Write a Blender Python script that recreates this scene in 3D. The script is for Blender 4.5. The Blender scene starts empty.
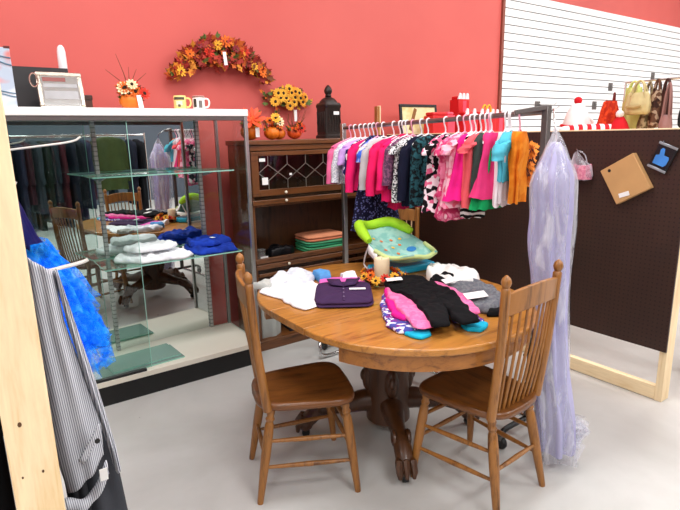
import bpy, bmesh, math, random
from math import sin, cos, pi, radians, atan2, sqrt, exp
from mathutils import Vector, Matrix, noise
C = bpy.context.scene.collection
RND = random.Random(7)

# ------------------------------------------------------------------ helpers
def lin(h):
    h = h.lstrip('#')
    out = []
    for i in (0, 2, 4):
        c = int(h[i:i+2], 16)/255
        out.append(c/12.92 if c <= .04045 else ((c+.055)/1.055)**2.4)
    return tuple(out) + (1,)

MATS = {}
def new_mat(name):
    m = bpy.data.materials.new(name); m.use_nodes = True
    nt = m.node_tree; nt.nodes.clear()
    out = nt.nodes.new('ShaderNodeOutputMaterial')
    b = nt.nodes.new('ShaderNodeBsdfPrincipled')
    nt.links.new(b.outputs[0], out.inputs[0])
    return m, nt, b, out

def coords(nt, scale=(1, 1, 1), rot=(0, 0, 0), kind='Object'):
    tc = nt.nodes.new('ShaderNodeTexCoord'); mp = nt.nodes.new('ShaderNodeMapping')
    mp.inputs['Scale'].default_value = scale; mp.inputs['Rotation'].default_value = rot
    nt.links.new(tc.outputs[kind], mp.inputs[0]); return mp.outputs[0]

def ramp(nt, src, stops, interp='LINEAR'):
    r = nt.nodes.new('ShaderNodeValToRGB'); r.color_ramp.interpolation = interp
    e = r.color_ramp.elements
    while len(e) < len(stops): e.new(.5)
    for i, (p, c) in enumerate(stops): e[i].position = p; e[i].color = c
    nt.links.new(src, r.inputs[0]); return r.outputs[0]

def noise_tex(nt, vec, scale, detail=3, rough=.55, dist=0):
    n = nt.nodes.new('ShaderNodeTexNoise'); n.inputs['Scale'].default_value = scale
    n.inputs['Detail'].default_value = detail; n.inputs['Roughness'].default_value = rough
    n.inputs['Distortion'].default_value = dist
    nt.links.new(vec, n.inputs['Vector']); return n.outputs['Fac']

def bump(nt, b, h, strength=.2, dist=.01):
    bp = nt.nodes.new('ShaderNodeBump'); bp.inputs['Strength'].default_value = strength
    bp.inputs['Distance'].default_value = dist
    nt.links.new(h, bp.inputs['Height']); nt.links.new(bp.outputs[0], b.inputs['Normal'])

def dk(c, f): return (c[0]*f, c[1]*f, c[2]*f, 1)

def M(name, col, rough=.5, metal=0, var=.12, vs=12, bmp=0, coat=0):
    if name in MATS: return MATS[name]
    m, nt, b, o = new_mat(name); c = lin(col)
    v = coords(nt); n = noise_tex(nt, v, vs)
    nt.links.new(ramp(nt, n, [(.3, dk(c, 1-var)), (.7, dk(c, 1+var*.6))]), b.inputs['Base Color'])
    b.inputs['Roughness'].default_value = rough; b.inputs['Metallic'].default_value = metal
    b.inputs['Coat Weight'].default_value = coat
    if bmp: bump(nt, b, noise_tex(nt, v, vs*6), bmp, .004)
    MATS[name] = m; return m

def wood(name, c1, c2, axis='Z', rough=.4, scale=9, coat=.15):
    if name in MATS: return MATS[name]
    m, nt, b, o = new_mat(name)
    s = {'X': (.7, 7, 7), 'Y': (7, .7, 7), 'Z': (7, 7, .7)}[axis]
    v = coords(nt, s)
    n1 = noise_tex(nt, v, scale*.35, 5, .6, 1.2)
    n2 = noise_tex(nt, v, scale*2.5, 3, .6)
    mx = nt.nodes.new('ShaderNodeMath'); mx.operation = 'MULTIPLY_ADD'
    nt.links.new(n2, mx.inputs[0]); mx.inputs[1].default_value = .4; nt.links.new(n1, mx.inputs[2])
    a, d = lin(c1), lin(c2)
    nt.links.new(ramp(nt, mx.outputs[0], [(.45, d), (.68, a), (.9, dk(a, 1.15))]), b.inputs['Base Color'])
    b.inputs['Roughness'].default_value = rough; b.inputs['Coat Weight'].default_value = coat
    bump(nt, b, n2, .12, .002)
    MATS[name] = m; return m

def fabric(name, c1, c2=None, pat=None, scale=30, rough=.9, c3=None):
    """cloth: plain, dots, stripes (vertical), bands (horizontal), blotch, floral, zebra, speckle"""
    if name in MATS: return MATS[name]
    m, nt, b, o = new_mat(name); a = lin(c1)
    v = coords(nt)
    weave = noise_tex(nt, v, 220, 2); soft = noise_tex(nt, v, 9, 3)
    if pat is None:
        nt.links.new(ramp(nt, soft, [(.3, dk(a, .86)), (.7, dk(a, 1.06))]), b.inputs['Base Color'])
    else:
        d = lin(c2); e = lin(c3) if c3 else None
        if pat in ('dots', 'floral'):
            vo = nt.nodes.new('ShaderNodeTexVoronoi'); vo.inputs['Scale'].default_value = scale
            nt.links.new(v, vo.inputs['Vector'])
            if pat == 'dots':
                col = ramp(nt, vo.outputs['Distance'], [(0, d), (.36, d), (.4, a)])
            else:
                sp = nt.nodes.new('ShaderNodeSeparateColor'); nt.links.new(vo.outputs['Color'], sp.inputs[0])
                col = ramp(nt, sp.outputs[0], [(0, a), (.4, d), (.72, e or a)], 'CONSTANT')
        elif pat in ('stripes', 'bands', 'zebra'):
            w = nt.nodes.new('ShaderNodeTexWave'); w.inputs['Scale'].default_value = scale
            w.bands_direction = 'Z' if pat != 'stripes' else 'X'
            w.inputs['Distortion'].default_value = 5 if pat == 'zebra' else .4
            w.inputs['Detail'].default_value = 1; w.inputs['Detail Scale'].default_value = 1.2
            nt.links.new(v, w.inputs['Vector'])
            col = ramp(nt, w.outputs['Fac'], [(.42, a), (.52, d)])
        else:
            n = noise_tex(nt, v, scale, 2)
            st = [(.44, a), (.54, d)] if not e else [(.4, a), (.47, d), (.56, d), (.62, e)]
            col = ramp(nt, n, st)
        nt.links.new(col, b.inputs['Base Color'])
    b.inputs['Roughness'].default_value = rough
    b.inputs['Sheen Weight'].default_value = 0; b.inputs['Specular IOR Level'].default_value = .2
    bump(nt, b, weave, .25, .002)
    MATS[name] = m; return m

def glassy(name, tint, refl=.06, tr_ior=1.45, extra=0.0, extracol='#ffffff', rough=.02, flat=False):
    """thin sheet: see-through with fresnel reflection"""
    if name in MATS: return MATS[name]
    m = bpy.data.materials.new(name); m.use_nodes = True; nt = m.node_tree; nt.nodes.clear()
    out = nt.nodes.new('ShaderNodeOutputMaterial')
    t = nt.nodes.new('ShaderNodeBsdfTransparent'); t.inputs[0].default_value = lin(tint)
    g = nt.nodes.new('ShaderNodeBsdfGlossy'); g.inputs['Roughness'].default_value = rough
    lw = nt.nodes.new('ShaderNodeLayerWeight'); lw.inputs[0].default_value = .5
    pw = nt.nodes.new('ShaderNodeMath'); pw.operation = 'POWER'; nt.links.new(lw.outputs['Facing'], pw.inputs[0]); pw.inputs[1].default_value = 5
    f = nt.nodes.new('ShaderNodeMath'); f.operation = 'MULTIPLY_ADD'; nt.links.new(pw.outputs[0], f.inputs[0]); f.inputs[1].default_value = .6; f.inputs[2].default_value = ((tr_ior-1)/(tr_ior+1))**2
    mx = nt.nodes.new('ShaderNodeMixShader')
    nt.links.new(f.outputs[0], mx.inputs[0]); nt.links.new(t.outputs[0], mx.inputs[1]); nt.links.new(g.outputs[0], mx.inputs[2])
    last = mx
    if extra:
        d = nt.nodes.new('ShaderNodeBsdfDiffuse'); d.inputs[0].default_value = lin(extracol)
        v = coords(nt, (1, 1, .22)); n = noise_tex(nt, v, 22, 3, .6, .6)
        r = ramp(nt, n, [(.45, (0, 0, 0, 1)), (.75, ((0 if flat else extra*.9),)*3 + (1,))])
        mm = nt.nodes.new('ShaderNodeMath'); mm.operation = 'ADD'; nt.links.new(r, mm.inputs[0]); mm.inputs[1].default_value = extra*(1 if flat else .3)
        m2 = nt.nodes.new('ShaderNodeMixShader'); nt.links.new(mm.outputs[0], m2.inputs[0])
        nt.links.new(mx.outputs[0], m2.inputs[1]); nt.links.new(d.outputs[0], m2.inputs[2]); last = m2
    nt.links.new(last.outputs[0], out.inputs[0])
    MATS[name] = m; return m

class MB:
    def __init__(s): s.v = []; s.f = []; s.mi = []
    def add(s, vs, fs, mi=0):
        o = len(s.v); s.v += [tuple(p) for p in vs]; s.f += [tuple(i+o for i in f) for f in fs]; s.mi += [mi]*len(fs); return s
    def box(s, x0, x1, y0, y1, z0, z1, mi=0):
        v = [(x, y, z) for x in (x0, x1) for y in (y0, y1) for z in (z0, z1)]
        return s.add(v, [(0,1,3,2),(4,6,7,5),(0,4,5,1),(2,3,7,6),(0,2,6,4),(1,5,7,3)], mi)
    def bar(s, a, b, w, h, up=(0,0,1), mi=0):
        a, b = Vector(a), Vector(b); d = (b-a).normalized(); u = Vector(up)
        if abs(d.dot(u)) > .98: u = Vector((1,0,0))
        r = d.cross(u).normalized(); u = r.cross(d)
        v = [p + r*i*w/2 + u*j*h/2 for p in (a, b) for i, j in ((-1,-1),(1,-1),(1,1),(-1,1))]
        return s.add(v, [(3,2,1,0),(4,5,6,7)] + [(k,(k+1)%4,4+(k+1)%4,4+k) for k in range(4)], mi)
    def loft(s, rings, cap=True, closed=True, mi=0):
        n = len(rings[0]); v = [p for r in rings for p in r]; f = []
        for i in range(len(rings)-1):
            for k in range(n if closed else n-1):
                f.append((i*n+k, i*n+(k+1)%n, (i+1)*n+(k+1)%n, (i+1)*n+k))
        if cap and closed:
            f.append(tuple(range(n))[::-1]); f.append(tuple((len(rings)-1)*n+k for k in range(n)))
        return s.add(v, f, mi)
    def tube(s, path, r, n=8, mi=0, cap=True, closed=False):
        P = [Vector(p) for p in path]; rr = r if isinstance(r, (list, tuple)) else [r]*len(P); rings = []
        prev = None
        for i, p in enumerate(P):
            if closed: d = P[(i+1) % len(P)] - P[i-1]
            else: d = P[min(i+1, len(P)-1)] - P[max(i-1, 0)]
            d.normalize()
            if prev is None:
                u = Vector((0,0,1)) if abs(d.z) < .9 else Vector((1,0,0))
            else: u = prev
            u = (u - d*u.dot(d)).normalized(); prev = u; w = d.cross(u)
            rings.append([p + u*cos(2*pi*k/n)*rr[i] + w*sin(2*pi*k/n)*rr[i] for k in range(n)])
        if closed: rings.append(rings[0]); cap = False
        return s.loft(rings, cap, True, mi)
    def lathe(s, prof, c=(0,0,0), n=20, mi=0, sx=1, sy=1):
        return s.loft([[(c[0]+max(r, .0004)*cos(2*pi*k/n)*sx, c[1]+max(r, .0004)*sin(2*pi*k/n)*sy, c[2]+z) for k in range(n)] for r, z in prof], True, True, mi)
    def sphere(s, c, r, n=12, mi=0, sc=(1,1,1)):
        return s.loft([[(c[0]+r*sc[0]*sin(a)*cos(2*pi*k/n), c[1]+r*sc[1]*sin(a)*sin(2*pi*k/n), c[2]+r*sc[2]*cos(a)) for k in range(n)]
                       for a in [max(.02, min(pi-.02, pi*i/(n//2+1))) for i in range(n//2+2)]], True, True, mi)
    def prism(s, pts, d0, d1, plane='XY', mi=0):
        def e(p, d): return {'XY': (p[0], p[1], d), 'XZ': (p[0], d, p[1]), 'YZ': (d, p[0], p[1])}[plane]
        return s.loft([[e(p, d0) for p in pts], [e(p, d1) for p in pts]], True, True, mi)
    def xf(s, mat):
        s.v = [tuple(mat @ Vector(p)) for p in s.v]; return s
    def build(s, name, mat, parent=None, smooth=True, bevel=0, seg=2, loc=None, rot=None, angle=40, solid=0):
        me = bpy.data.meshes.new(name); me.from_pydata(s.v, [], s.f)
        bm = bmesh.new(); bm.from_mesh(me); bmesh.ops.recalc_face_normals(bm, faces=bm.faces); bm.to_mesh(me); bm.free()
        for m in (mat if isinstance(mat, (list, tuple)) else [mat]): me.materials.append(m)
        if any(s.mi):
            for p, i in zip(me.polygons, s.mi): p.material_index = i
        if smooth:
            me.polygons.foreach_set('use_smooth', [True]*len(me.polygons)); me.set_sharp_from_angle(angle=radians(angle))
        o = bpy.data.objects.new(name, me); C.objects.link(o)
        if parent: o.parent = parent
        if loc: o.location = loc
        if rot: o.rotation_euler = rot
        if bevel:
            b = o.modifiers.new('bevel', 'BEVEL'); b.width = bevel; b.segments = seg; b.limit_method = 'ANGLE'
        if solid:
            b = o.modifiers.new('solid', 'SOLIDIFY'); b.thickness = solid; b.offset = 0
        return o

def tag(o, label, cat, group=None, kind=None):
    if label: o['label'] = label
    if cat: o['category'] = cat
    if group: o['group'] = group
    if kind: o['kind'] = kind
    return o
def thing(name, label, cat, loc=(0,0,0), rz=0, group=None):
    o = bpy.data.objects.new(name, None); C.objects.link(o); o.empty_display_size = .05
    o.location = loc; o.rotation_euler = (0, 0, rz); return tag(o, label, cat, group)
def struct(name, mb, mat, **k):
    o = mb.build(name, mat, **k); o['kind'] = 'structure'; return o
def nz(x, y, z=0): return noise.noise(Vector((x, y, z)))

# ------------------------------------------------------------------ materials
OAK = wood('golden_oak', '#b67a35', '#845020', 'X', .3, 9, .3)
OAKX = wood('golden_oak_side', '#a0662c', '#6e4018', 'X')
CHAIRW = wood('chair_oak', '#98632b', '#54300f', 'Z')
SEATW = wood('seat_oak', '#6f4119', '#3a1e09', 'Y', .35)
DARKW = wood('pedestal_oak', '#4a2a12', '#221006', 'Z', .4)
CASEW = wood('bookcase_oak', '#6b3f1c', '#33190a', 'X')
CASEWZ = wood('bookcase_oak_upright', '#6b3f1c', '#33190a', 'Z')
PINE = wood('pine_lumber', '#f3dab0', '#e4c48f', 'Z', .6, 7, 0)
PINEY = wood('pine_lumber_flat', '#f3dab0', '#e4c48f', 'Y', .6, 7, 0)
CHROME = M('chrome', '#d8d8d8', .18, 1, .05)
ALU = M('aluminium', '#b9bcbc', .35, 1, .06)
STEEL = M('grey_steel', '#6e6a68', .4, .7, .08)
WHITEP = M('white_plastic', '#f2eff2', .4, 0, .03)
BLACKP = M('black_plastic', '#141414', .45, 0, .1)
WHITEPAINT = M('white_laminate', '#f4f3ef', .35, 0, .03, 4)
PAPER = M('white_paper', '#f6f5f2', .8, 0, .03)

# ------------------------------------------------------------------ setting
WY = 3.9
def wall_mat():
    m, nt, b, o = new_mat('coral_red_paint')
    v = coords(nt); n = noise_tex(nt, v, 1.3, 3)
    nt.links.new(ramp(nt, n, [(.3, lin('#cd5a53')), (.7, lin('#d46159'))]), b.inputs['Base Color'])
    b.inputs['Roughness'].default_value = .6
    bump(nt, b, noise_tex(nt, v, 90), .05, .003); return m
RED = wall_mat()
def floor_mat():
    m, nt, b, o = new_mat('sealed_concrete')
    v = coords(nt)
    n = noise_tex(nt, v, 1.1, 6, .6, .6); n2 = noise_tex(nt, v, 60, 2); n3 = noise_tex(nt, v, 9, 4)
    c1 = ramp(nt, n, [(.3, lin('#bdbbb6')), (.6, lin('#cfcdc9')), (.8, lin('#d8d6d2'))])
    c2 = ramp(nt, n3, [(.24, lin('#5d5a55')), (.27, lin('#ffffff'))])
    mx = nt.nodes.new('ShaderNodeMix'); mx.data_type = 'RGBA'; mx.blend_type = 'MULTIPLY'; mx.inputs[0].default_value = 1
    nt.links.new(c1, mx.inputs[6]); nt.links.new(c2, mx.inputs[7]); nt.links.new(mx.outputs[2], b.inputs['Base Color'])
    nt.links.new(ramp(nt, n, [(.3, (.3,)*3+(1,)), (.7, (.42,)*3+(1,))]), b.inputs['Roughness'])
    b.inputs['Specular IOR Level'].default_value = .35
    bump(nt, b, n2, .04, .003); return m
X0, X1, Y0, ZC = -4.5, 11.5, -6.5, 4.2
struct('floor', MB().box(X0, X1, Y0, WY+.1, -.1, 0), floor_mat(), smooth=False)
struct('wall_back', MB().box(X0, X1, WY, WY+.1, 0, ZC), RED, smooth=False)
WW = M('off_white_paint', '#e9e6e0', .7, 0, .04, 2)
struct('wall_left', MB().box(X0-.1, X0, Y0, WY+.1, 0, ZC), WW, smooth=False)
struct('wall_right', MB().box(X1, X1+.1, Y0, WY+.1, 0, ZC), WW, smooth=False)
struct('wall_front', MB().box(X0, X1, Y0-.1, Y0, 0, ZC), M('grey_blue_paint', '#59606c', .8, 0, .05, 2), smooth=False)
struct('trim_5', MB().box(X0, X1, Y0, Y0+.015, 2.2, ZC), RED, smooth=False)
struct('ceiling', MB().box(X0, X1, Y0, WY+.1, ZC, ZC+.1), M('ceiling_tile', '#f0efec', .8, 0, .04, 3), smooth=False)
# slatwall panels: grooved boards with their edge trim
sl = MB(); pitch = .0815; z = .6; ztop = 2.985
k = 0
zt = ztop
while zt > .3:
    sl.box(4.9, 11.4, WY-.02, WY, zt-pitch+.010, zt)
    zt -= pitch; k += 1
SLATW = M('white_slatwall', '#fbfbfa', .4, 0, .02, 2)
t = struct('trim_1', sl, SLATW, smooth=False, bevel=.003)
struct('trim_2', MB().box(4.9, 11.4, WY-.006, WY-.0005, .3, ztop), M('slat_groove', '#6a6b6d', .8), smooth=False)
struct('trim_3', MB().box(4.862, 4.9, WY-.025, WY, .3, ztop), M('slat_edge', '#8a4a3a', .6), smooth=False)
struct('wall_front_slats', MB().box(-1.6, .6, Y0, Y0+.02, .4, 2.1), SLATW, smooth=False).name = 'trim_4'

# ------------------------------------------------------------------ pegboard partitions
def pegboard():
    m, nt, b, o = new_mat('brown_pegboard'); v = coords(nt, (1, 1, 1))
    sx = nt.nodes.new('ShaderNodeSeparateXYZ'); nt.links.new(v, sx.inputs[0])
    def cell(s):
        a = nt.nodes.new('ShaderNodeMath'); a.operation = 'MULTIPLY'; nt.links.new(s, a.inputs[0]); a.inputs[1].default_value = 1/.0254
        f = nt.nodes.new('ShaderNodeMath'); f.operation = 'FRACT'; nt.links.new(a.outputs[0], f.inputs[0])
        d = nt.nodes.new('ShaderNodeMath'); d.operation = 'SUBTRACT'; nt.links.new(f.outputs[0], d.inputs[0]); d.inputs[1].default_value = .5
        p = nt.nodes.new('ShaderNodeMath'); p.operation = 'POWER'; nt.links.new(d.outputs[0], p.inputs[0]); p.inputs[1].default_value = 2
        return p.outputs[0]
    ad = nt.nodes.new('ShaderNodeMath'); ad.operation = 'ADD'; nt.links.new(cell(sx.outputs[1]), ad.inputs[0]); nt.links.new(cell(sx.outputs[2]), ad.inputs[1])
    n = noise_tex(nt, v, 3, 3)
    base = ramp(nt, n, [(.3, lin('#33201a')), (.7, lin('#3e271e'))])
    hole = ramp(nt, ad.outputs[0], [(.022, (.35, .35, .35, 1)), (.035, (1, 1, 1, 1))])
    mx = nt.nodes.new('ShaderNodeMix'); mx.data_type = 'RGBA'; mx.blend_type = 'MULTIPLY'; mx.inputs[0].default_value = 1
    nt.links.new(base, mx.inputs[6]); nt.links.new(hole, mx.inputs[7]); nt.links.new(mx.outputs[2], b.inputs['Base Color'])
    b.inputs['Roughness'].default_value = .42; return m
PEG = pegboard()
t = thing('pegboard_partition', 'brown pegboard partition on a pale pine frame, right of the clothes rack', 'partition', (3.12, 1.24, 0))
MB().box(-.012, 0, 0, 2.44, .31, 1.545).build('pegboard_panel', PEG, t, smooth=False)
MB().box(0, .09, 0, .04, 0, 1.545).build('post', PINE, t, bevel=.003)
MB().box(0, .09, 2.4, 2.44, 0, 1.545).build('post', PINE, t, bevel=.003)
MB().box(-.012, .09, 0, 2.44, 1.545, 1.553).build('top_rail', PINEY, t, bevel=.002)
MB().box(0, .04, .04, 2.4, .003, .088).build('bottom_rail', PINEY, t, bevel=.003)

t = thing('pegboard_partition', 'pine edged partition post standing close at the left edge, striped garment hung beside it', 'partition', (-.008, 1.2, 0))
MB().box(0, .089, 0, .04, 0, 1.72).build('post', PINE, t, bevel=.003)
MB().box(0, .089, 1.71, 1.75, 0, 1.72).build('post', PINE, t, bevel=.003)
MB().box(.07, .082, .04, 1.71, .3, 1.72).build('pegboard_panel', PEG, t, smooth=False)
MB().box(0, .06, .04, 1.71, .003, .088).build('bottom_rail', PINEY, t, bevel=.003)
st = MB()
for (sx_, sz_, pts) in [(.05, .70, [(0,0),(.004,.006),(.008,.001),(.012,.007),(.016,.001)]), (.048, .685, [(0,0),(.005,.002),(.01,0),(.016,.003),(.022,.001)])]:
    for a, b_ in zip(pts, pts[1:]): st.bar((sx_+a[0], -.0006, sz_+a[1]), (sx_+b_[0], -.0006, sz_+b_[1]), .001, .0016)
for kx, kz, kr in [(.03, .98, .004), (.058, .86, .0025), (.02, .86, .002), (.038, .77, .0016), (.066, .74, .002)]:
    st.add([(kx+kr*cos(q*pi/4), -.0006, kz+1.5*kr*sin(q*pi/4)) for q in range(8)], [tuple(range(8))])
st.build('lumber_stamp', M('stamp_ink', '#5a3d22', .8), t, smooth=False)

# ------------------------------------------------------------------ display case
GL = glassy('clear_glass', '#f2f8f6')
GSH = glassy('shelf_glass', '#d4ebe2', extra=.05, extracol='#cfe6dd')
GEDGE = M('glass_edge_green', '#9ad0bf', .15, 0, .1)
GPANE = glassy('loose_glass', '#d3e6df', extra=.4, extracol='#b4d2c8', flat=True)
def slot_mat():
    m, nt, b, o = new_mat('slotted_aluminium'); v = coords(nt); w = nt.nodes.new('ShaderNodeTexWave'); w.bands_direction = 'Z'; w.inputs['Scale'].default_value = 11; nt.links.new(v, w.inputs['Vector'])
    nt.links.new(ramp(nt, w.outputs['Fac'], [(.1, lin('#8d8f8e')), (.25, lin('#b9bcbc'))]), b.inputs['Base Color']); b.inputs['Metallic'].default_value = .8; b.inputs['Roughness'].default_value = .4; return m
SLOT = slot_mat()
t = thing('display_case', 'long glass display case with mirrored back and white top against the red wall', 'display case', (0, 0, 0))
cx0, cx1, cy0, cy1 = -.32, 1.52, 3.15, 3.66
MB().box(cx0+.03, cx1-.02, cy0+.035, cy1, 0, .135).build('base', M('black_kickplate', '#0d0d0e', .5), t, smooth=False)
MB().box(cx0, cx1, cy0, cy1, .135, .17).build('deck', M('cream_deck', '#e9e2d2', .45, 0, .03, 3), t, bevel=.003)
MB().box(cx0, cx1, cy0-.005, cy1, 1.68, 1.722).build('top_panel', WHITEPAINT, t, bevel=.003)
for x in (cx0+.012, cx1-.014):
    for y in (cy0+.012, cy1-.012):
        MB().box(x-.011, x+.011, y-.011, y+.011, .17, 1.68).build('corner_post', ALU, t, bevel=.002)
MB().box(cx0+.02, cx1-.025, cy0, cy0+.02, 1.655, 1.68).build('upper_track', STEEL, t, bevel=.002)
MB().box(cx0+.02, .75, cy0, cy0+.03, .17, .186).build('lower_track', BLACKP, t, bevel=.002)
MB().prism([(cx0+.025, 3.536), (1.375, 3.653), (1.375, 3.657), (cx0+.025, 3.54)], .172, 1.675).build('mirror_back', M('mirror_silver', '#dfe6e4', .0, 1, 0), t, smooth=False)
MB().box(1.375, cx1-.025, 3.63, 3.634, .172, 1.675).build('back_pane', GL, t, smooth=False)
MB().box(cx0+.025, .78, cy0+.008, cy0+.012, .186, 1.658).build('sliding_pane', GL, t, smooth=False)
MB().box(cx1-.016, cx1-.012, cy0+.024, cy1-.024, .172, 1.68).build('side_pane', GL, t, smooth=False)
MB().box(cx0+.010, cx0+.014, cy0+.024, cy1-.024, .172, 1.68).build('side_pane', GL, t, smooth=False)
MB().box(.7805, .7835, cy0+.008, cy0+.012, .186, 1.658).build('pane_edge', GEDGE, t, smooth=False)
for x, yb in ((.69, 3.588), (1.365, 3.635)):
    s = MB().box(x-.011, x+.011, yb, yb+.014, .172, 1.675)
    s.build('shelf_standard', SLOT, t, bevel=.001)
for zs, y0 in ((1.345, 3.30), (.808, 3.25)):
    g = MB(); g.box(.6, 1.47, y0, 3.585, zs-.008, zs)
    g.mi = [1, 1, 1, 1, 0, 0]
    o = g.build('glass_shelf', [GSH, GEDGE], t, smooth=False)
    for x in (.69, 1.365):
        MB().add([(x-.003, 3.588, zs-.008), (x-.003, 3.588, zs-.05), (x-.003, y0+.06, zs-.008), (x+.003, 3.588, zs-.008), (x+.003, 3.588, zs-.05), (x+.003, y0+.06, zs-.008)],
                 [(0,1,2),(3,5,4),(0,3,4,1),(1,4,5,2),(0,2,5,3)]).build('bracket', ALU, o, smooth=False)

# loose glass panes on the deck
for i, (x0, x1, y0, y1, zz, r, lb) in enumerate([(.50, 1.0, 3.20, 3.46, .170, .05, 'pale green loose glass pane lying on the case deck, lower of two'),
                                               (.56, .985, 3.23, 3.47, .179, .08, 'pale green loose glass pane lying on top of another inside the case')]):
    g = MB().box(-(x1-x0)/2, (x1-x0)/2, -(y1-y0)/2, (y1-y0)/2, 0, .008); g.mi = [1, 1, 1, 1, 0, 0]
    tag(g.build('loose_glass_sheet', [GPANE, GEDGE], None, False, loc=((x0+x1)/2, (y0+y1)/2, zz), rot=(0, 0, r)), lb, 'glass', 'loose panes on the case deck')

# ------------------------------------------------------------------ folded / crumpled cloth
def crumple(pts, h, seed, amp=.35, n=96, rings=26, fs=14, zfun=None, sub=1):
    """star-shaped cloth heap: outline pts (world xy, ccw or cw), height h; returns MB centred on its middle and the middle"""
    cxm = sum(p[0] for p in pts)/len(pts); cym = sum(p[1] for p in pts)/len(pts)
    seq = [Vector((p[0]-cxm, p[1]-cym)) for p in pts]
    per = []
    L = [(seq[(i+1) % len(seq)]-seq[i]).length for i in range(len(seq))]; T = sum(L)
    for k_ in range(n):
        d = T*k_/n; i = 0
        while d > L[i] and i < len(L)-1: d -= L[i]; i += 1
        per.append(seq[i].lerp(seq[(i+1) % len(seq)], min(1, d/max(L[i], 1e-6))))
    for _ in range(2): per = [(per[k_-1]+per[k_]*2+per[(k_+1) % n])/4 for k_ in range(n)]
    vs = []; fs_ = []
    R = []
    for r in range(rings+1):
        t_ = (r/rings)
        row = []
        for k_ in range(n):
            p = per[k_]*max(t_, .012)
            w = nz(p.x*9+seed*3.1, p.y*9, seed)
            p = p + Vector((nz(p.y*fs, seed, p.x*fs), nz(p.x*fs, seed+5, p.y*fs)))*.012*t_
            edge = min(1, (1-t_)*6)
            hh = h*(.35+.65*sqrt(max(0, 1-(1-edge)**2)))
            rid = abs(nz(p.x*fs+seed*7, p.y*fs*.8+seed, .3*seed))*1.6
            rid2 = nz(p.x*fs*2.3+seed, p.y*fs*2.3, seed*1.7)
            zz = hh*(1 + amp*(rid*1.1 + rid2*.5 + w*.4 - .35))
            if zfun: zz += zfun(p.x, p.y)
            row.append((p.x, p.y, max(zz, h*.22)))
        R.append(row)
    R.append([(p[0]*.985, p[1]*.985, 0.001 + (zfun(p[0], p[1]) if zfun else 0)) for p in R[-1]])
    m = MB().loft(R, True, True)
    return m, (cxm, cym)

TZ = .762
def cloth(name, pts, h, seed, mat, label, cat, z=TZ, amp=.35, group=None, parent=None, **k):
    m, c = crumple(pts, h, seed, amp, **k)
    o = m.build(name, mat, parent, loc=(c[0], c[1], z), angle=80)
    return tag(o, label, cat, group) if not parent else o

# cloths on the lower glass shelf of the case
WCOT = fabric('white_cotton', '#f4f4f6'); ROYAL = fabric('royal_blue_cloth', '#1d3fae', '#173392', 'blotch', 14)
cloth('folded_shirt', [(.82,3.27),(1.09,3.24),(1.16,3.32),(1.12,3.56),(.9,3.57),(.72,3.55),(.68,3.4)], .03, 3, WCOT, 'white folded cotton clothes heaped on the lower glass shelf of the display case', 'clothes', .809, .7)
cloth('folded_shirt', [(.8,3.36),(1.0,3.34),(1.1,3.42),(1.06,3.55),(.86,3.56),(.76,3.5)], .03, 11, WCOT, 'white shirt folded on top of the heap inside the display case', 'clothes', .862)
cloth('folded_garment', [(1.18,3.26),(1.44,3.25),(1.47,3.4),(1.46,3.56),(1.3,3.57),(1.17,3.55),(1.14,3.38)], .035, 5, ROYAL, 'royal blue clothes folded on the lower glass shelf, right of white shirts', 'clothes', .809, .7)
cloth('folded_garment', [(1.16,3.38),(1.3,3.33),(1.45,3.36),(1.45,3.55),(1.2,3.57)], .03, 8, ROYAL, 'royal blue garment with white tag, topmost of its pile in the case', 'clothes', .848, .7)
tag(MB().box(-.02, .02, -.012, .012, 0, .002).build('price_tag', PAPER, None, False, loc=(1.335, 3.42, .888), rot=(.1, .1, .4)), 'small white tag on royal blue clothes in the display case', 'tag')

# ------------------------------------------------------------------ oak table
t = thing('dining_table', 'oval golden oak pedestal table with carved claw feet, covered in folded clothes', 'table', (1.67, 1.97, 0))
TR, LEAF = .59, .15
def stadium(r, n=28, leaf=LEAF):
    return [(r*cos(pi+pi*k/n), -leaf+r*sin(pi+pi*k/n)) for k in range(n+1)] + [(r*cos(pi*k/n), leaf+r*sin(pi*k/n)) for k in range(n+1)]
def half(r, s, n=28): return [(r*cos(pi*k/n), s*(LEAF+.0008+r*sin(pi*k/n))) for k in range(n+1)]
for s in (-1, 1): MB().prism(half(TR, s), .728, .76).build('tabletop_half', OAK, t, bevel=.008, seg=3, angle=30)
MB().box(-TR, TR, -LEAF+.0004, LEAF-.0004, .728, .76).build('leaf', OAK, t, bevel=.002)
for s in (-1, 1):
    ro, ri = TR-.035, TR-.06; n = 28; a = MB()
    rings = []
    for k in range(n+1):
        th = .30+(pi-.60)*k/n; rings.append([(r*cos(th), s*(LEAF+.005+r*sin(th)), z_) for r, z_ in ((ri, .655), (ro, .655), (ro, .728), (ri, .728))])
    a.loft(rings); ye = LEAF+.005+ri*sin(.30); xe = ri*cos(.30); a.box(-xe, xe, min(s*ye, s*(ye+.022)), max(s*ye, s*(ye+.022)), .655, .728)
    a.build('apron', OAKX, t, angle=40)
MB().lathe([(.20,.70),(.2,.728)], n=28).build('top_mount', DARKW, t)
MB().lathe([(.07,.07),(.1,.075),(.115,.09),(.115,.115),(.112,.135),(.11,.3),(.112,.44),(.116,.455),(.122,.475),(.106,.49),(.1,.5),(.116,.53),(.122,.56),(.116,.59),(.104,.605),(.112,.625),(.112,.65),(.12,.66),(.12,.7)], n=28).build('column', DARKW, t)
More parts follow.
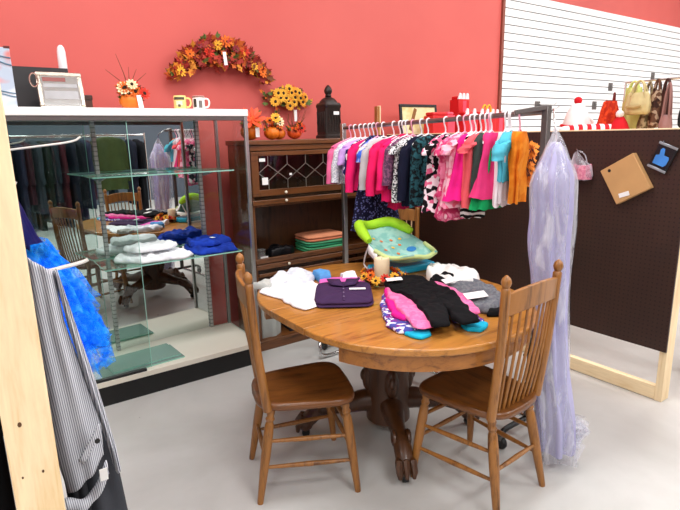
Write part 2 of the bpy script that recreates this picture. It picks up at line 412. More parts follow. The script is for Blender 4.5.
for q in range(4):
    a = radians(45+90*q + 15); d = Vector((cos(a), sin(a), 0))
    L = MB()
    path = [d*.08+Vector((0,0,.19)), d*.15+Vector((0,0,.185)), d*.23+Vector((0,0,.165)), d*.31+Vector((0,0,.16)), d*.38+Vector((0,0,.14)), d*.43+Vector((0,0,.09))]
    L.tube(path, [.06, .055, .042, .038, .043, .04], 12)
    for sg in (-1, 1): L.tube([d*.34+Vector((-d.y,d.x,0))*sg*.034+Vector((cos(w_)*d.x*.028, cos(w_)*d.y*.028, .165+.028*sin(w_))) for w_ in [.3*q_ for q_ in range(22)]], .011, 7)
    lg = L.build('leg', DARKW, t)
    F = MB(); F.sphere(tuple(d*.44+Vector((0,0,.075))), .042, 12)
    side = Vector((-d.y, d.x, 0))
    for j in (-1, 0, 1):
        b0 = d*.42+side*j*.026+Vector((0,0,.105))
        F.tube([b0, b0+d*.035+side*j*.006+Vector((0,0,.005)), b0+d*.06+side*j*.008+Vector((0,0,-.03)), b0+d*.062+side*j*.006+Vector((0,0,-.06))], [.016, .019, .016, .009], 8)
    F.build('claw_foot', DARKW, lg)
    W = MB().lathe([(.002,-.014),(.02,-.014),(.022,0),(.02,.014),(.002,.014)], n=14)
    W.xf(Matrix.Translation(d*.44+Vector((0,0,.0225))) @ Matrix.Rotation(a+pi/2, 4, 'Z') @ Matrix.Rotation(pi/2, 4, 'Y')); W.build('caster', BLACKP, lg)
    cv = MB().sphere(tuple(d*.1+Vector((0,0,.32))), .05, 12, sc=(.75, .75, 1.7)); cv.sphere(tuple(d*.125+Vector((0,0,.33))), .022, 10, sc=(1, 1, 1.6)); cv.build('carving', DARKW, lg)

# ------------------------------------------------------------------ dining chairs
def make_chair(name, label, loc, rz, group, pale=False):
    W = CHAIRW
    t = thing(name, label, 'chair', loc, rz, group)
    # seat: rounded trapezoid, dished
    out = []
    for k in range(40):
        a = 2*pi*k/40; ca, sa = cos(a), sin(a)
        e = 2/5.0
        px = (abs(ca)**e)*(1 if ca > 0 else -1); py = (abs(sa)**e)*(1 if sa > 0 else -1)
        w = .195 + .03*py
        if py > 0: py_ = py*.215 + .012*(1-px*px)
        else: py_ = py*(.2 + .018*(1-px*px))
        out.append((px*w, py_))
    rings = []
    for f_, z_ in [(.94, .418), (.985, .424), (1, .436), (.985, .449), (.95, .453), (.8, .449), (.5, .444), (.2, .443), (.02, .443)]:
        rings.append([(p[0]*f_, p[1]*f_, z_) for p in out])
    MB().loft(rings).build('seat', SEATW, t, angle=60)
    def turned(a, b, r0):
        A, B = Vector(a), Vector(b); prof = [(0,.8),(.06,.95),(.09,.75),(.12,1.05),(.15,.75),(.18,1.0),(.3,1.12),(.5,1.1),(.75,.9),(.97,.72),(1,.66)]
        return MB().tube([A.lerp(B, u) for u, _ in prof], [r0*f for _, f in prof], 12)
    fl = {}
    for s in (-1, 1):
        fl[('f', s)] = ((s*.165, .165, .425), (s*.215, .205, 0)); fl[('r', s)] = ((s*.13, -.15, .425), (s*.172, -.225, 0))
    for kx, (a, b) in fl.items(): turned(a, b, .0195).build('leg', W, t)
    def pt(kx, z_): a, b = fl[kx]; u = (a[2]-z_)/a[2]; return Vector(a).lerp(Vector(b), u)
    def rung(p, q): return MB().tube([p.lerp(q, u) for u in (0, .25, .5, .75, 1)], [.007, .0095, .0115, .0095, .007], 10)
    for s in (-1, 1):
        for z_ in (.15, .265): rung(pt(('f', s), z_), pt(('r', s), z_+.01)).build('stretcher', W, t)
    for z_ in (.205, .31): rung(pt(('f', -1), z_), pt(('f', 1), z_)).build('stretcher', W, t)
    rung(pt(('r', -1), .2), pt(('r', 1), .2)).build('stretcher', W, t)
    # stiles with turned finials
    def bk(x, z_):  # back surface: leans and flares
        u = (z_-.44)/.6; return Vector((x*(1+.11*u), -.172-.05*u-.008*sin(pi*u), z_))
    for s in (-1, 1):
        S = MB(); zz = [.43,.5,.7,.88,.965,.985,.992,1.0,1.012,1.028,1.04]; rr = [.019,.019,.0185,.018,.018,.018,.012,.017,.020,.016,.004]
        S.tube([bk(s*.165, z_) for z_ in zz], rr, 12); S.build('back_post', W, t)
    cr = []
    for k in range(15):
        u = -1+2*k/14; x = u*.165
        top = .965 + .022*(1-u*u); bot = .875 + .018*(1-u*u)
        yb = -.028*(1-u*u)
        cr.append([bk(x, bot)+Vector((0, yb-.009, 0)), bk(x, bot)+Vector((0, yb+.009, 0)), bk(x, top)+Vector((0, yb+.008, 0)), bk(x, top)+Vector((0, yb-.008, 0))])
    MB().loft(cr).build('crest_rail', W, t, bevel=.004, angle=50)
    n = 8
    for k in range(n):
        u = -1+2*(k+.7)/(n+.4); x = u*.15
        MB().tube([bk(x*.95, .44)+Vector((0,.0,0)), bk(x, .58)+Vector((0,-.012*(1-u*u),0)), bk(x, .74)+Vector((0,-.022*(1-u*u),0)), bk(x, .89)+Vector((0,-.028*(1-u*u),0))], [.005, .007, .006, .005], 8).build('spindle', SPIND if pale else W, t)
    return t
SPIND = wood('lit_spindle', '#d8b489', '#a67c4c', 'Z')  # chair oak lightened: the light these spindles catch is put into the colour
G = 'matching spindle back dining chairs'
make_chair('dining_chair', 'oak spindle back chair in side view left of the table, seat facing right', (1.12, 1.94, 0), radians(-110), G)
make_chair('dining_chair', 'oak spindle back chair with its back to the camera, in front of the bagged dress', (1.735, 1.415, 0), radians(4), G)
make_chair('dining_chair', 'oak chair mostly hidden behind the table under the hanging pink clothes', (2.62, 2.92, 0), radians(154), G, True)

# ------------------------------------------------------------------ things on the table
PURP = fabric('plum_cloth', '#40294d'); PINKF = fabric('pink_cloth', '#e068b8'); HOT = fabric('hot_pink_cloth', '#f01f78')
cloth('white_shirt', [(1.18,2.1),(1.2,2.0),(1.3,2.02),(1.44,2.18),(1.5,2.4),(1.4,2.5),(1.22,2.47),(1.16,2.4),(1.2,2.25)], .014, 2, WCOT, 'white t-shirt laid flat at the left end of the table, nearest the table edge', 'shirt', amp=.6)
cloth('white_shirt', [(1.24,2.38),(1.34,2.33),(1.5,2.4),(1.58,2.52),(1.5,2.62),(1.38,2.6),(1.28,2.52)], .032, 9, fabric('white_grey_cloth', '#eceef2', '#cfd3da', 'blotch', 9), 'crumpled white clothes with grey folds heaped at the far left table end', 'clothes', amp=.7)
cloth('white_shirt', [(1.17,2.49),(1.24,2.43),(1.32,2.46),(1.33,2.53),(1.25,2.55)], .03, 21, fabric('grey_white_cloth', '#b9bab4'), 'small crumpled grey and white cloth at the far left table rim', 'cloth', amp=.7)
cloth('folded_cloth', [(1.52,2.36),(1.58,2.34),(1.63,2.42),(1.6,2.5),(1.54,2.48)], .045, 4, fabric('sky_blue_cloth', '#5b9bd6'), 'small blue cloth tucked between white clothes and the pink shirt', 'cloth')
def folded(name, w, d, h, loc, rz, mat, label, cat, collar=False, layers=2, group=None, neck=None):
    t = thing(name, label, cat, loc, rz, group)
    hl = h/layers
    for q in range(layers):
        R = []
        n = 14
        def rr(f, z_): 
            o = []
            for k in range(4*n):
                a = 2*pi*(k+.5)/(4*n); e = .34
                o.append((w/2*f*(abs(cos(a))**e)*(1 if cos(a) > 0 else -1), d/2*f*(abs(sin(a))**e)*(1 if sin(a) > 0 else -1), z_ + .003*nz(cos(a)*3, sin(a)*3, q*3+loc[0])))
            return o
        z0 = q*hl
        R = [rr(.96, z0+.001), rr(1-.02*q, z0+hl*.35), rr(.985-.02*q, z0+hl*.8), rr(.93, z0+hl), rr(.6, z0+hl+.002), rr(.3, z0+hl+.003), rr(.02, z0+hl+.002)]
        MB().loft(R).build('folded_layer', mat, t, angle=70)
    if collar:
        cl = MB()
        for s in (-1, 1):
            cl.add([(0, d*.12, h+.012), (s*w*.06, d*.40, h+.02), (s*w*.30, d*.45, h+.016), (s*w*.22, d*.2, h+.012)], [(0,1,2,3)])
        cl.build('collar', mat, t, solid=.006)
        MB().box(-.006, .006, -d*.46, d*.12, h+.003, h+.006).build('placket', mat, t, bevel=.002)
        for q in range(3): MB().sphere((0, -d*.3+q*d*.18, h+.006), .005, 8, sc=(1,1,.4)).build('button', M('purple_button', '#8b7a96', .3), t)
        MB().box(w*.1, w*.38, -d*.02, d*.05, h+.008, h+.010).build('price_tag', PAPER, t, smooth=False)
    return t
# plum polo on pink shirt
folded('folded_shirt', .25, .24, .022, (1.575, 2.235, TZ), radians(-33), PINKF, 'bright pink folded shirt showing from beneath the plum polo shirt', 'shirt')
folded('polo_shirt', .29, .37, .03, (1.47, 2.075, TZ+.001), radians(-35), PURP, 'plum purple polo shirt folded with collar up and white tag', 'shirt', True)
cloth('folded_cloth', [(1.62,2.30),(1.7,2.26),(1.73,2.33),(1.66,2.38)], .04, 17, WCOT, 'small white cloth behind the pink folded shirt', 'cloth', TZ)

# candle and autumn wreath
CAND = M('cream_wax', '#f2dcb6', .5, 0, .04); 
t = thing('pillar_candle', 'cream pillar candle standing in the flower wreath on the table', 'candle', (1.825, 2.205, TZ))
MB().lathe([(.04,0),(.043,.004),(.043,.118),(.040,.123),(.034,.120),(.01,.113),(.002,.112)], n=24).build('wax_body', CAND, t)
MB().tube([(0,0,.112),(.002,0,.125)], .0015, 6).build('wick', BLACKP, t)

def flower(mb, c, nrm, r, npet, mi, cup=.25, wid=.42, rot=0):
    nrm = Vector(nrm).normalized(); u = Vector((0,0,1)) if abs(nrm.z) < .9 else Vector((1,0,0)); a = nrm.cross(u).normalized(); b = nrm.cross(a); c = Vector(c)
    for k in range(npet):
        th = 2*pi*k/npet+rot; d = a*cos(th)+b*sin(th); s = nrm.cross(d)
        p = [c, c+d*r*.45+s*r*wid*.5+nrm*r*cup*.3, c+d*r*.8+s*r*wid*.42+nrm*r*cup*.8, c+d*r+nrm*r*cup, c+d*r*.8-s*r*wid*.42+nrm*r*cup*.8, c+d*r*.45-s*r*wid*.5+nrm*r*cup*.3]
        mb.add(p, [(0,1,2,3),(0,3,4,5)], mi)
def leaf(mb, c, d, nrm, L, W, mi=0):
    c, d, n_ = Vector(c), Vector(d).normalized(), Vector(nrm).normalized(); s = n_.cross(d).normalized()
    pts = [c, c+d*L*.3+s*W*.4, c+d*L*.38+s*W*.22, c+d*L*.6+s*W*.5, c+d*L*.7+s*W*.2, c+d*L+n_*L*.1, c+d*L*.7-s*W*.2, c+d*L*.6-s*W*.5, c+d*L*.38-s*W*.22, c+d*L*.3-s*W*.4]
    mb.add(pts, [(0,1,2,8,9),(2,3,4,6,7,8),(4,5,6)], mi)
FY = M('yellow_petal', '#f7b733', .7); FO = M('orange_petal', '#f0741b', .7); FR = M('red_petal', '#d8321b', .7); FC = M('dark_flower_eye', '#2a1408', .9)
FG = M('green_leaf', '#5a6a2a', .7); FD = M('deep_red_leaf', '#8e1d12', .7); FCR = M('cream_petal', '#fbe3b4', .7); FBR = M('brown_leaf', '#6b3a18', .8)
t = thing('flower_wreath', 'small orange and yellow autumn flower wreath around the candle on the table', 'wreath', (1.79, 2.155, TZ))
ww = MB(); rr_ = random.Random(3)
for k in range(90):
    a = rr_.uniform(0, 2*pi); r = .085+rr_.uniform(-.03, .04)
    d = Vector((cos(a+rr_.uniform(-1, 1)), sin(a+rr_.uniform(-1, 1)), rr_.uniform(-.1, .6)))
    leaf(ww, (r*cos(a), r*sin(a), .012+rr_.uniform(0, .02)), d, (rr_.uniform(-.3, .3), rr_.uniform(-.3, .3), 1), rr_.uniform(.03, .05), .03, rr_.choice([0, 0, 1, 2, 3]))
ww.tube([(.085*cos(2*pi*k/24), .085*sin(2*pi*k/24), .013) for k in range(24)], .012, 8, 2, closed=True)
ww.build('foliage', [FG, FO, FBR, FD], t, smooth=False)
for k in range(15):
    a = 2*pi*k/15 + rr_.uniform(-.1, .1); r = .09+.02*(k % 2)
    f = MB(); c = (r*cos(a), r*sin(a), .035+.01*(k % 3)); nrm = (cos(a)*.8, sin(a)*.8, .7)
    flower(f, c, nrm, .03, 9, 0, .2); flower(f, Vector(c)+Vector(nrm)*.003, nrm, .021, 7, 0, .5, rot=.3); f.sphere(tuple(Vector(c)+Vector(nrm).normalized()*.006), .0085, 8, 1)
    f.build('flower', [rr_.choice([FY, FO, FO, FY, FR]), FC], t, smooth=False)

# baby bather
LIME = M('lime_padding', '#a4dc1e', .75, 0, .06, 8, .2); TEALP = M('turquoise_plastic', '#1aa0c4', .35, 0, .05)
SEAF = fabric('sea_life_mesh', '#9cc9bd', '#7fb8ae', 'blotch', 16)
t = thing('baby_bather', 'reclining baby bather with lime green padded arch and sea print fabric sling', 'baby bath seat', (2.035, 2.33, TZ), radians(-4))
def sling(u, v):   # u -1..1 across, v 0 head .. 1 foot
    y = .17-.40*v; wd = .185*(1-.22*abs(2*v-1)**2 * (1 if v < .5 else .55))
    if v > .72: wd *= 1-.5*((v-.72)/.28)**2
    z_ = .22-.15*min(max(v, 0)/.75, 1)**1.05 + (.035*((v-.75)/.25)**1.3 if v > .75 else 0)
    z_ += .035*u*u
    return (u*wd*(.82+.18*min(1, max(0, v)*1.6)) - .045 + .075*v, y, z_)
n, mm = 14, 20
MB().loft([[sling(-1+2*k/n, j/mm) for k in range(n+1)] for j in range(mm+1)], False, False).build('sling', SEAF, t, solid=.008, angle=80)
pd = [Vector(sling(-1, .42)), Vector(sling(-1, .32)), Vector(sling(-1, .18)), Vector(sling(-.92, .03)), Vector(sling(-.6, -.05)), Vector(sling(-.2, -.09)), Vector(sling(.2, -.09)), Vector(sling(.6, -.05)), Vector(sling(.92, .03)), Vector(sling(1, .16)), Vector(sling(1, .26)), Vector(sling(1, .34))]
def smooth_path(P, k=3):
    P = [Vector(p) for p in P]
    for _ in range(k):
        Q = [P[0]]
        for a, b in zip(P, P[1:]): Q += [a.lerp(b, .25), a.lerp(b, .75)]
        P = Q + [P[-1]]
    return P
pp = smooth_path([p+Vector((0,0,.02)) for p in pd], 2)
MB().tube(pp, [.018+.014*min(1, 6*min(i, len(pp)-1-i)/len(pp)) for i in range(len(pp))], 12).build('padded_arch', LIME, t)
lip = smooth_path([sling(-1, .55), sling(-1, .8), sling(-.8, 1.0), sling(0, 1.05), sling(.8, 1.0), sling(1, .8), sling(1, .55)], 3)
MB().tube(lip, .013, 10).build('piped_lip', M('yellow_green_piping', '#c2d48c', .7), t)
fr = MB()
for s in (-1, 1):
    fr.tube(smooth_path([sling(s*.95, .4), (s*.17, .08, .08), (s*.16, .1, .012), (s*.16, -.12, .012)], 2), .005, 8)
fr.tube([(-.16, .1, .012), (.16, .1, .012)], .005, 8)
fr.build('wire_frame', WHITEP, t)
MB().prism([(-.2,-.13),(.2,-.13),(.21,-.02),(.17,.05),(-.17,.05),(-.21,-.02)], .0, .045).build('base', TEALP, t, bevel=.012, seg=3)
bl = M('print_blue', '#2b7fc0', .8); orr = M('print_orange', '#e07a3c', .8); yy = M('print_yellow', '#f0c24a', .8)
def onsling(u, v, r, mat, nm, sx=1):
    c = sling(u, v); e = .012; a = Vector(sling(u+.05, v))-Vector(c); a.normalize(); b = Vector(sling(u, v+.03))-Vector(c); b.normalize(); nn = a.cross(b); nn = nn if nn.z > 0 else -nn
    ring = [Vector(c)+nn*.007+a*cos(q*pi/6)*r*sx+b*sin(q*pi/6)*r for q in range(12)]
    MB().add(ring, [tuple(range(12))]).build(nm, mat, t, smooth=False)
onsling(.45, .55, .022, bl, 'printed_whale', 1.5)
for u, v, m_ in [(-.3,.3,orr),(.15,.3,orr),(-.1,.45,yy),(-.5,.5,orr),(.25,.42,orr),(-.35,.68,yy),(.1,.7,orr),(.5,.32,yy),(-.15,.58,orr),(-.55,.25,yy)]:
    onsling(u, v, .010, m_, 'printed_fish')
MB().add([sling(-1.03,.42), sling(-1.03,.62), tuple(Vector(sling(-1.03,.62))+Vector((-.01,-.01,-.05))), tuple(Vector(sling(-1.03,.42))+Vector((-.01,-.01,-.05)))], [(0,1,2,3)]).build('care_label', PAPER, t, solid=.002)

# piles of children's clothes, right half of the table
PATK = fabric('kids_print', '#4a4fa0', '#e9e6f2', 'floral', 60, c3='#7a2f86')
BLK = fabric('black_knit', '#0b0b0e'); GREY = fabric('heather_grey', '#75767a', '#62636a', 'blotch', 60); CYAN = fabric('cyan_cloth', '#1fb3d6')
HOTD = fabric('pink_leggings', '#f07fae', '#e36a9d', 'blotch', 40); PKV = fabric('magenta_cloth', '#e5208f')
cloth('folded_clothes', [(1.66,1.99),(1.5,1.83),(1.36,1.62),(1.345,1.52),(1.44,1.46),(1.56,1.6),(1.7,1.84)], .018, 6, PATK, 'purple and white printed kids clothes at the bottom of the table pile', 'clothes', TZ, .4)
cloth('folded_clothes', [(1.66,1.99),(1.53,1.82),(1.43,1.66),(1.42,1.58),(1.47,1.56),(1.56,1.68),(1.7,1.88)], .02, 12, PKV, 'hot magenta kids garment in the pile under black leggings', 'clothes', TZ+.018, .4)
cloth('folded_leggings', [(1.69,2.02),(1.57,1.85),(1.47,1.66),(1.41,1.51),(1.37,1.47),(1.40,1.42),(1.46,1.42),(1.55,1.56),(1.62,1.7),(1.72,1.9)], .016, 14, HOTD, 'pale pink leggings layered beneath the black leggings, left side', 'leggings', TZ+.032, .5)
t = thing('pink_leggings', 'pale pink leggings showing along the right side of the black leggings', 'leggings', (0, 0, TZ+.03))
for nm, pts, sd in [('leg', [(1.92,1.90),(1.84,1.86),(1.73,1.62),(1.65,1.43),(1.73,1.42),(1.81,1.56),(1.90,1.74)], 31)]:
    m, c = crumple(pts, .02, sd, .5); m.build(nm, HOTD, t, loc=(c[0], c[1], 0), angle=80)
t = thing('black_leggings', 'black kids leggings spread on top of the pile with white tag at waist', 'leggings', (0, 0, TZ+.04))
for nm, pts, sd in [('waist', [(1.68,2.02),(1.78,2.04),(1.88,1.97),(1.85,1.8),(1.78,1.68),(1.66,1.7),(1.6,1.84)], 33), ('trouser_leg', [(1.62,1.86),(1.6,1.72),(1.5,1.54),(1.42,1.40),(1.49,1.375),(1.58,1.47),(1.7,1.66),(1.74,1.8)], 34), ('trouser_leg', [(1.84,1.86),(1.86,1.76),(1.78,1.6),(1.62,1.34),(1.53,1.35),(1.56,1.44),(1.68,1.64),(1.74,1.8)], 35)]:
    m, c = crumple(pts, .026, sd, .45); m.build(nm, BLK, t, loc=(c[0], c[1], 0), angle=80)
MB().box(-.04, .04, -.022, .022, 0, .002).build('price_tag', PAPER, t, False, loc=(1.69, 1.945, .04), rot=(.05, -.05, -.5))
cloth('folded_cloth', [(1.35,1.50),(1.375,1.415),(1.44,1.42),(1.47,1.48),(1.41,1.55)], .014, 71, CYAN, 'cyan cloth end near the front table rim below the printed kids clothes', 'cloth', TZ, .4)
cloth('folded_cloth', [(1.585,1.375),(1.62,1.325),(1.70,1.36),(1.68,1.43),(1.61,1.43)], .016, 72, CYAN, 'cyan cloth end at the table rim right of the black leggings', 'cloth', TZ, .4)
cloth('folded_clothes', [(1.62,1.47),(1.63,1.4),(1.7,1.38),(1.75,1.46),(1.72,1.54),(1.66,1.54)], .022, 41, PATK, 'small blue and white printed kids garment beside the cyan cloth', 'clothes', TZ, .5)
cloth('white_hoodie', [(1.95,1.95),(2.08,2.13),(2.19,2.17),(2.25,2.06),(2.23,1.86),(2.12,1.76),(1.97,1.80)], .055, 42, fabric('white_fleece', '#eceae6'), 'white hooded sweatshirt folded behind the grey one on the table', 'sweatshirt', TZ, .45)
t = thing('grey_hoodie', 'heather grey hooded sweatshirt with black lining and white tag on the table', 'sweatshirt', (0, 0, TZ))
m, c = crumple([(1.86,1.86),(2.0,1.9),(2.12,1.86),(2.13,1.7),(2.02,1.52),(1.9,1.44),(1.8,1.46),(1.78,1.58),(1.82,1.72)], .04, 43, .55); m.build('body', GREY, t, loc=(c[0], c[1], 0), angle=80)
m, c = crumple([(1.9,1.91),(1.97,1.95),(2.06,1.92),(2.06,1.86),(1.98,1.86),(1.9,1.87)], .058, 44, .4); m.build('lining', BLK, t, loc=(c[0], c[1], 0), angle=80)
m, c = crumple([(1.78,1.44),(1.88,1.37),(2.02,1.45),(2.03,1.56),(1.9,1.52)], .026, 45, .4); m.build('hem', BLK, t, loc=(c[0], c[1], 0), angle=80)
MB().box(-.05, .05, -.03, .03, 0, .002).build('price_tag', PAPER, t, False, loc=(1.85, 1.56, .058), rot=(.15, -.1, -.5))
MB().box(-.035, .035, -.02, .02, 0, .002).build('size_label', PAPER, t, False, loc=(1.93, 1.80, .063), rot=(.25, -.1, -.2))

# ------------------------------------------------------------------ bookcase
bx0, bx1, by0, by1 = 1.615, 2.80, 3.35, 3.72
t = thing('oak_bookcase', 'dark oak barrister bookcase with leaded glass top door, left of the clothes rack', 'bookcase', (bx0, by0, 0))
w = bx1-bx0; d = by1-by0
MB().box(-.015, w+.015, -.015, d, 1.495, 1.53).build('top_board', CASEW, t, bevel=.006)
MB().box(0, .022, .012, d, .06, 1.495).build('side_panel', CASEWZ, t, bevel=.003); MB().box(w-.022, w, .012, d, .06, 1.495).build('side_panel', CASEWZ, t, bevel=.003)
MB().box(.022, w-.022, d-.012, d, .06, 1.495).build('back_panel', DARKW, t, smooth=False)
MB().box(.0, w, .0, d, .0, .075).build('plinth', CASEW, t, bevel=.004)
for z_ in (1.09, .665): MB().box(.022, w-.022, .012, d-.012, z_-.022, z_).build('shelf', CASEW, t, bevel=.003)
for z_ in (1.475, 1.10, .635, .68): MB().box(.0, w, -.004, .02, z_-.018, z_+.018).build('front_rail', CASEW, t, bevel=.004)
MB().box(.024, w-.024, .004, .02, .56, .585).build('front_rail', CASEW, t, bevel=.004)
dr = MB(); dz0, dz1 = 1.145, 1.452
dr.box(.002, .055, -.012, .01, dz0, dz1); dr.box(w-.055, w-.002, -.012, .01, dz0, dz1); dr.box(.055, w-.055, -.012, .01, dz1-.03, dz1); dr.box(.055, w-.055, -.012, .01, dz0, dz0+.045)
door = dr.build('door', CASEW, t, bevel=.002)
gx0, gx1, gz0, gz1 = .055, w-.055, dz0+.045, dz1-.03
MB().box(gx0, gx1, -.002, .001, gz0, gz1).build('glass_pane', GL, door, smooth=False)
ld = MB(); nd = 7; st_ = (gx1-gx0)/nd; gm = (gz0+gz1)/2
for q in range(nd):
    xc = gx0+st_*(q+.5)
    zt_, zb_ = gm+.055, gm-.055
    for a, b in [((xc, zt_), (xc-st_/2, gm)), ((xc, zt_), (xc+st_/2, gm)), ((xc, zb_), (xc-st_/2, gm)), ((xc, zb_), (xc+st_/2, gm)), ((xc, gz1), (xc, zt_)), ((xc, zb_), (xc, gz0))]:
        ld.bar((a[0], -.003, a[1]), (b[0], -.003, b[1]), .004, .004, (0,1,0))
ld.build('leading', M('lead_came', '#b8b4a8', .35, .8), door, smooth=False)
for z_ in (1.163, 1.105, .637):
    MB().sphere((.26, -.018, z_), .011, 10).build('knob', M('ivory_knob', '#efe6cf', .3), door if z_ > 1.15 else t)
for x, z_ in [(.06, 1.385), (.075, 1.225)]:
    MB().box(x, x+.045, -.016, -.0135, z_, z_+(.022 if z_ > 1.3 else .05)).build('price_tag', PAPER, door, smooth=False)
MB().box(.30, .32, -.006, -.004, 1.28, 1.295).build('price_tag', PAPER, door, smooth=False, rot=(0,0,0))

# bookcase contents
t = thing('glass_jar', 'small clear cut glass jar with white tag on the middle bookcase shelf', 'jar', (1.72, 3.47, .666))
MB().lathe([(.03,0),(.04,.01),(.028,.05),(.034,.075),(.002,.08)], n=16).build('jar', glassy('cut_glass', '#dfe4e2', extra=.2), t)
MB().box(-.03, .03, -.048, -.044, .0, .03).build('price_tag', PAPER, t, smooth=False)
cloth('black_purse', [(1.78,3.42),(1.95,3.41),(2.0,3.47),(1.98,3.55),(1.85,3.58),(1.77,3.52)], .07, 51, fabric('black_leather', '#0e0d10', rough=.4), 'black purse lying on the middle bookcase shelf', 'purse', .666, .3)
cols = [('#3f9e6c', 'green'), ('#57b07c', 'pale green'), ('#2f8d62', 'deep green'), ('#56a97b', 'mint green'), ('#d98461', 'coral'), ('#e0926c', 'peach')]
for q, (cc, nm) in enumerate(cols):
    folded('folded_towel', .36, .26, .019, (2.27, 3.52, .666+q*.0215), radians(RND.uniform(-3, 3)), fabric('towel_'+nm.replace(' ', '_'), cc),
           f'{nm} folded cloth in the bookcase stack, {["bottom", "second", "third", "fourth", "fifth", "top"][q]} layer', 'cloth', group='folded cloths in the bookcase', layers=1)
cloth('folded_cloth', [(1.66,3.40),(1.78,3.39),(1.84,3.45),(1.8,3.6),(1.68,3.6)], .30, 53, fabric('pale_grey_cloth', '#aeb0aa'), 'pale grey cloth bundle on the lowest shelf of the bookcase', 'cloth', .076, .12)
MB_ = cloth('folded_cloth', [(1.9,3.41),(2.08,3.40),(2.12,3.48),(2.05,3.58),(1.92,3.58)], .26, 54, fabric('charcoal_cloth', '#26262b'), 'charcoal cloth bundle on the lowest shelf of the bookcase', 'cloth', .076, .12)

# urn on bookcase
URN = M('dark_bronze', '#2a211d', .4, .3, .25, 40, .4)
t = thing('lidded_urn', 'dark carved square urn with finial lid and white tag on the bookcase', 'urn', (2.385, 3.52, 1.531))
def sq(hw, z_, r=.25):
    return [(hw*(abs(cos(a))**.35)*(1 if cos(a) > 0 else -1), hw*(abs(sin(a))**.35)*(1 if sin(a) > 0 else -1), z_) for a in [2*pi*(k+.5)/32 for k in range(32)]]
MB().loft([sq(.084, 0), sq(.084, .02), sq(.074, .03), sq(.074, .225), sq(.079, .235), sq(.079, .25), sq(.07, .265)]).build('body', URN, t, angle=30)
MB().lathe([(.074,.262),(.065,.28),(.045,.3),(.02,.31),(.026,.318),(.02,.327),(.03,.345),(.032,.36),(.022,.38),(.01,.395),(.002,.40)], n=24).build('lid', URN, t)
for s in range(4):
    R = Matrix.Rotation(s*pi/2, 4, 'Z'); a = MB()
    for q in range(5):
        a.tube([(-.05+q*.025, -.074, .05), (-.05+q*.025+.008, -.077, .12), (-.05+q*.025, -.074, .2)], .004, 6)
    a.xf(R).build('relief', URN, t)
MB().box(-.01, .04, -.084, -.0825, .175, .2).build('price_tag', PAPER, t, smooth=False)

# pumpkin arrangements
PUMP = M('pumpkin_orange', '#ef7d14', .5, 0, .15, 8)
def pumpkin(t, c, r, mat=None):
    R = []; n = 40
    for i in range(13):
        a = max(.04, min(pi-.04, pi*i/12)); row = []
        for k in range(n):
            th = 2*pi*k/n; f = 1-.10*abs(sin(th*4))**.0 * (.5+.5*cos(8*th))*.8
            row.append((c[0]+r*f*sin(a)*cos(th), c[1]+r*f*sin(a)*sin(th), c[2]+r*.82*(1+cos(a)) - (.12*r if i == 0 else 0)))
        R.append(row)
    o = MB().loft(R).build('pumpkin', mat or PUMP, t, angle=60)
    MB().tube([(c[0], c[1], c[2]+r*1.5), (c[0]+.004, c[1], c[2]+r*1.8), (c[0]+.014, c[1], c[2]+r*1.95)], [.011, .008, .007], 8).build('stalk', FBR, o)
def bouquet(t, c, n, spread, R, up, cols, seed, fr=.035, leaves=26, petals=10):
    r = random.Random(seed); L = MB()
    for k in range(leaves):
        a = r.uniform(0, 2*pi); d = Vector((cos(a), sin(a)*.7-.35, r.uniform(-.2, .8)))
        leaf(L, (c[0]+spread*.5*cos(a), c[1]+spread*.4*sin(a), c[2]+r.uniform(-.02, up*.6)), d, (0, -1, .4), r.uniform(.04, .07), r.uniform(.025, .04), r.randrange(4))
    L.build('leaves', [FG, FD, FO, FBR], t, smooth=False)
    for k in range(n):
        x = r.uniform(-spread, spread); p = Vector((c[0]+x, c[1]-R*r.uniform(.5, 1), c[2]+r.uniform(0, up)))
        f = MB(); nr = Vector((x*4, -1, r.uniform(0, .6))); flower(f, p, nr, fr*r.uniform(.8, 1.2), petals, 0, .25); flower(f, p+nr.normalized()*.004, nr, fr*.65, petals-2, 0, .45, rot=.3)
        f.sphere(tuple(p+nr.normalized()*.008), fr*.28, 8, 1); f.build('flower', [cols[k % len(cols)], FC], t, smooth=False)
t = thing('pumpkin_arrangement', 'orange pumpkin with large orange lily flower, leftmost on the bookcase top', 'decoration', (1.70, 3.50, 1.531))
pumpkin(t, (.0, 0, 0), .07); bouquet(t, (0, 0, .09), 4, .06, .06, .05, [FO, FY], 5, .03)
f = MB(); flower(f, (-.005, -.05, .135), (-.2, -.8, .6), .10, 6, 0, .3, .35); flower(f, (-.005, -.055, .14), (-.2, -.8, .6), .075, 6, 0, .55, .35, .5); f.build('lily', [M('lily_orange', '#f0552a', .6)], t, smooth=False)
MB().box(.0, .03, -.085, -.083, .02, .085).build('price_tag', PAPER, t, smooth=False)
t = thing('pumpkin_arrangement', 'orange pumpkins topped with a sunflower spray, middle of the bookcase decorations', 'decoration', (1.885, 3.51, 1.531))
pumpkin(t, (-.02, -.02, 0), .058); pumpkin(t, (.06, .02, 0), .05); bouquet(t, (-.02, -.01, .08), 5, .05, .05, .09, [FY, FO, FCR], 8, .035)
t = thing('pumpkin_arrangement', 'small red and orange pumpkin decoration with twigs, right of the bookcase decorations', 'decoration', (2.06, 3.50, 1.531))
pumpkin(t, (0, 0, 0), .055, M('pumpkin_red_orange', '#e6561a', .5, 0, .15)); bouquet(t, (0, 0, .07), 3, .06, .05, .04, [FR, FO], 12, .035)
tw = MB()
for k in range(9):
    a = k*.75; tw.tube([(.02*cos(a), .02*sin(a), .09), (.06*cos(a)+.01, .05*sin(a), .13), (.07*cos(a)+.03, .06*sin(a), .16+.006*k)], [.0025, .002, .001], 5)
tw.build('twigs', FBR, t)

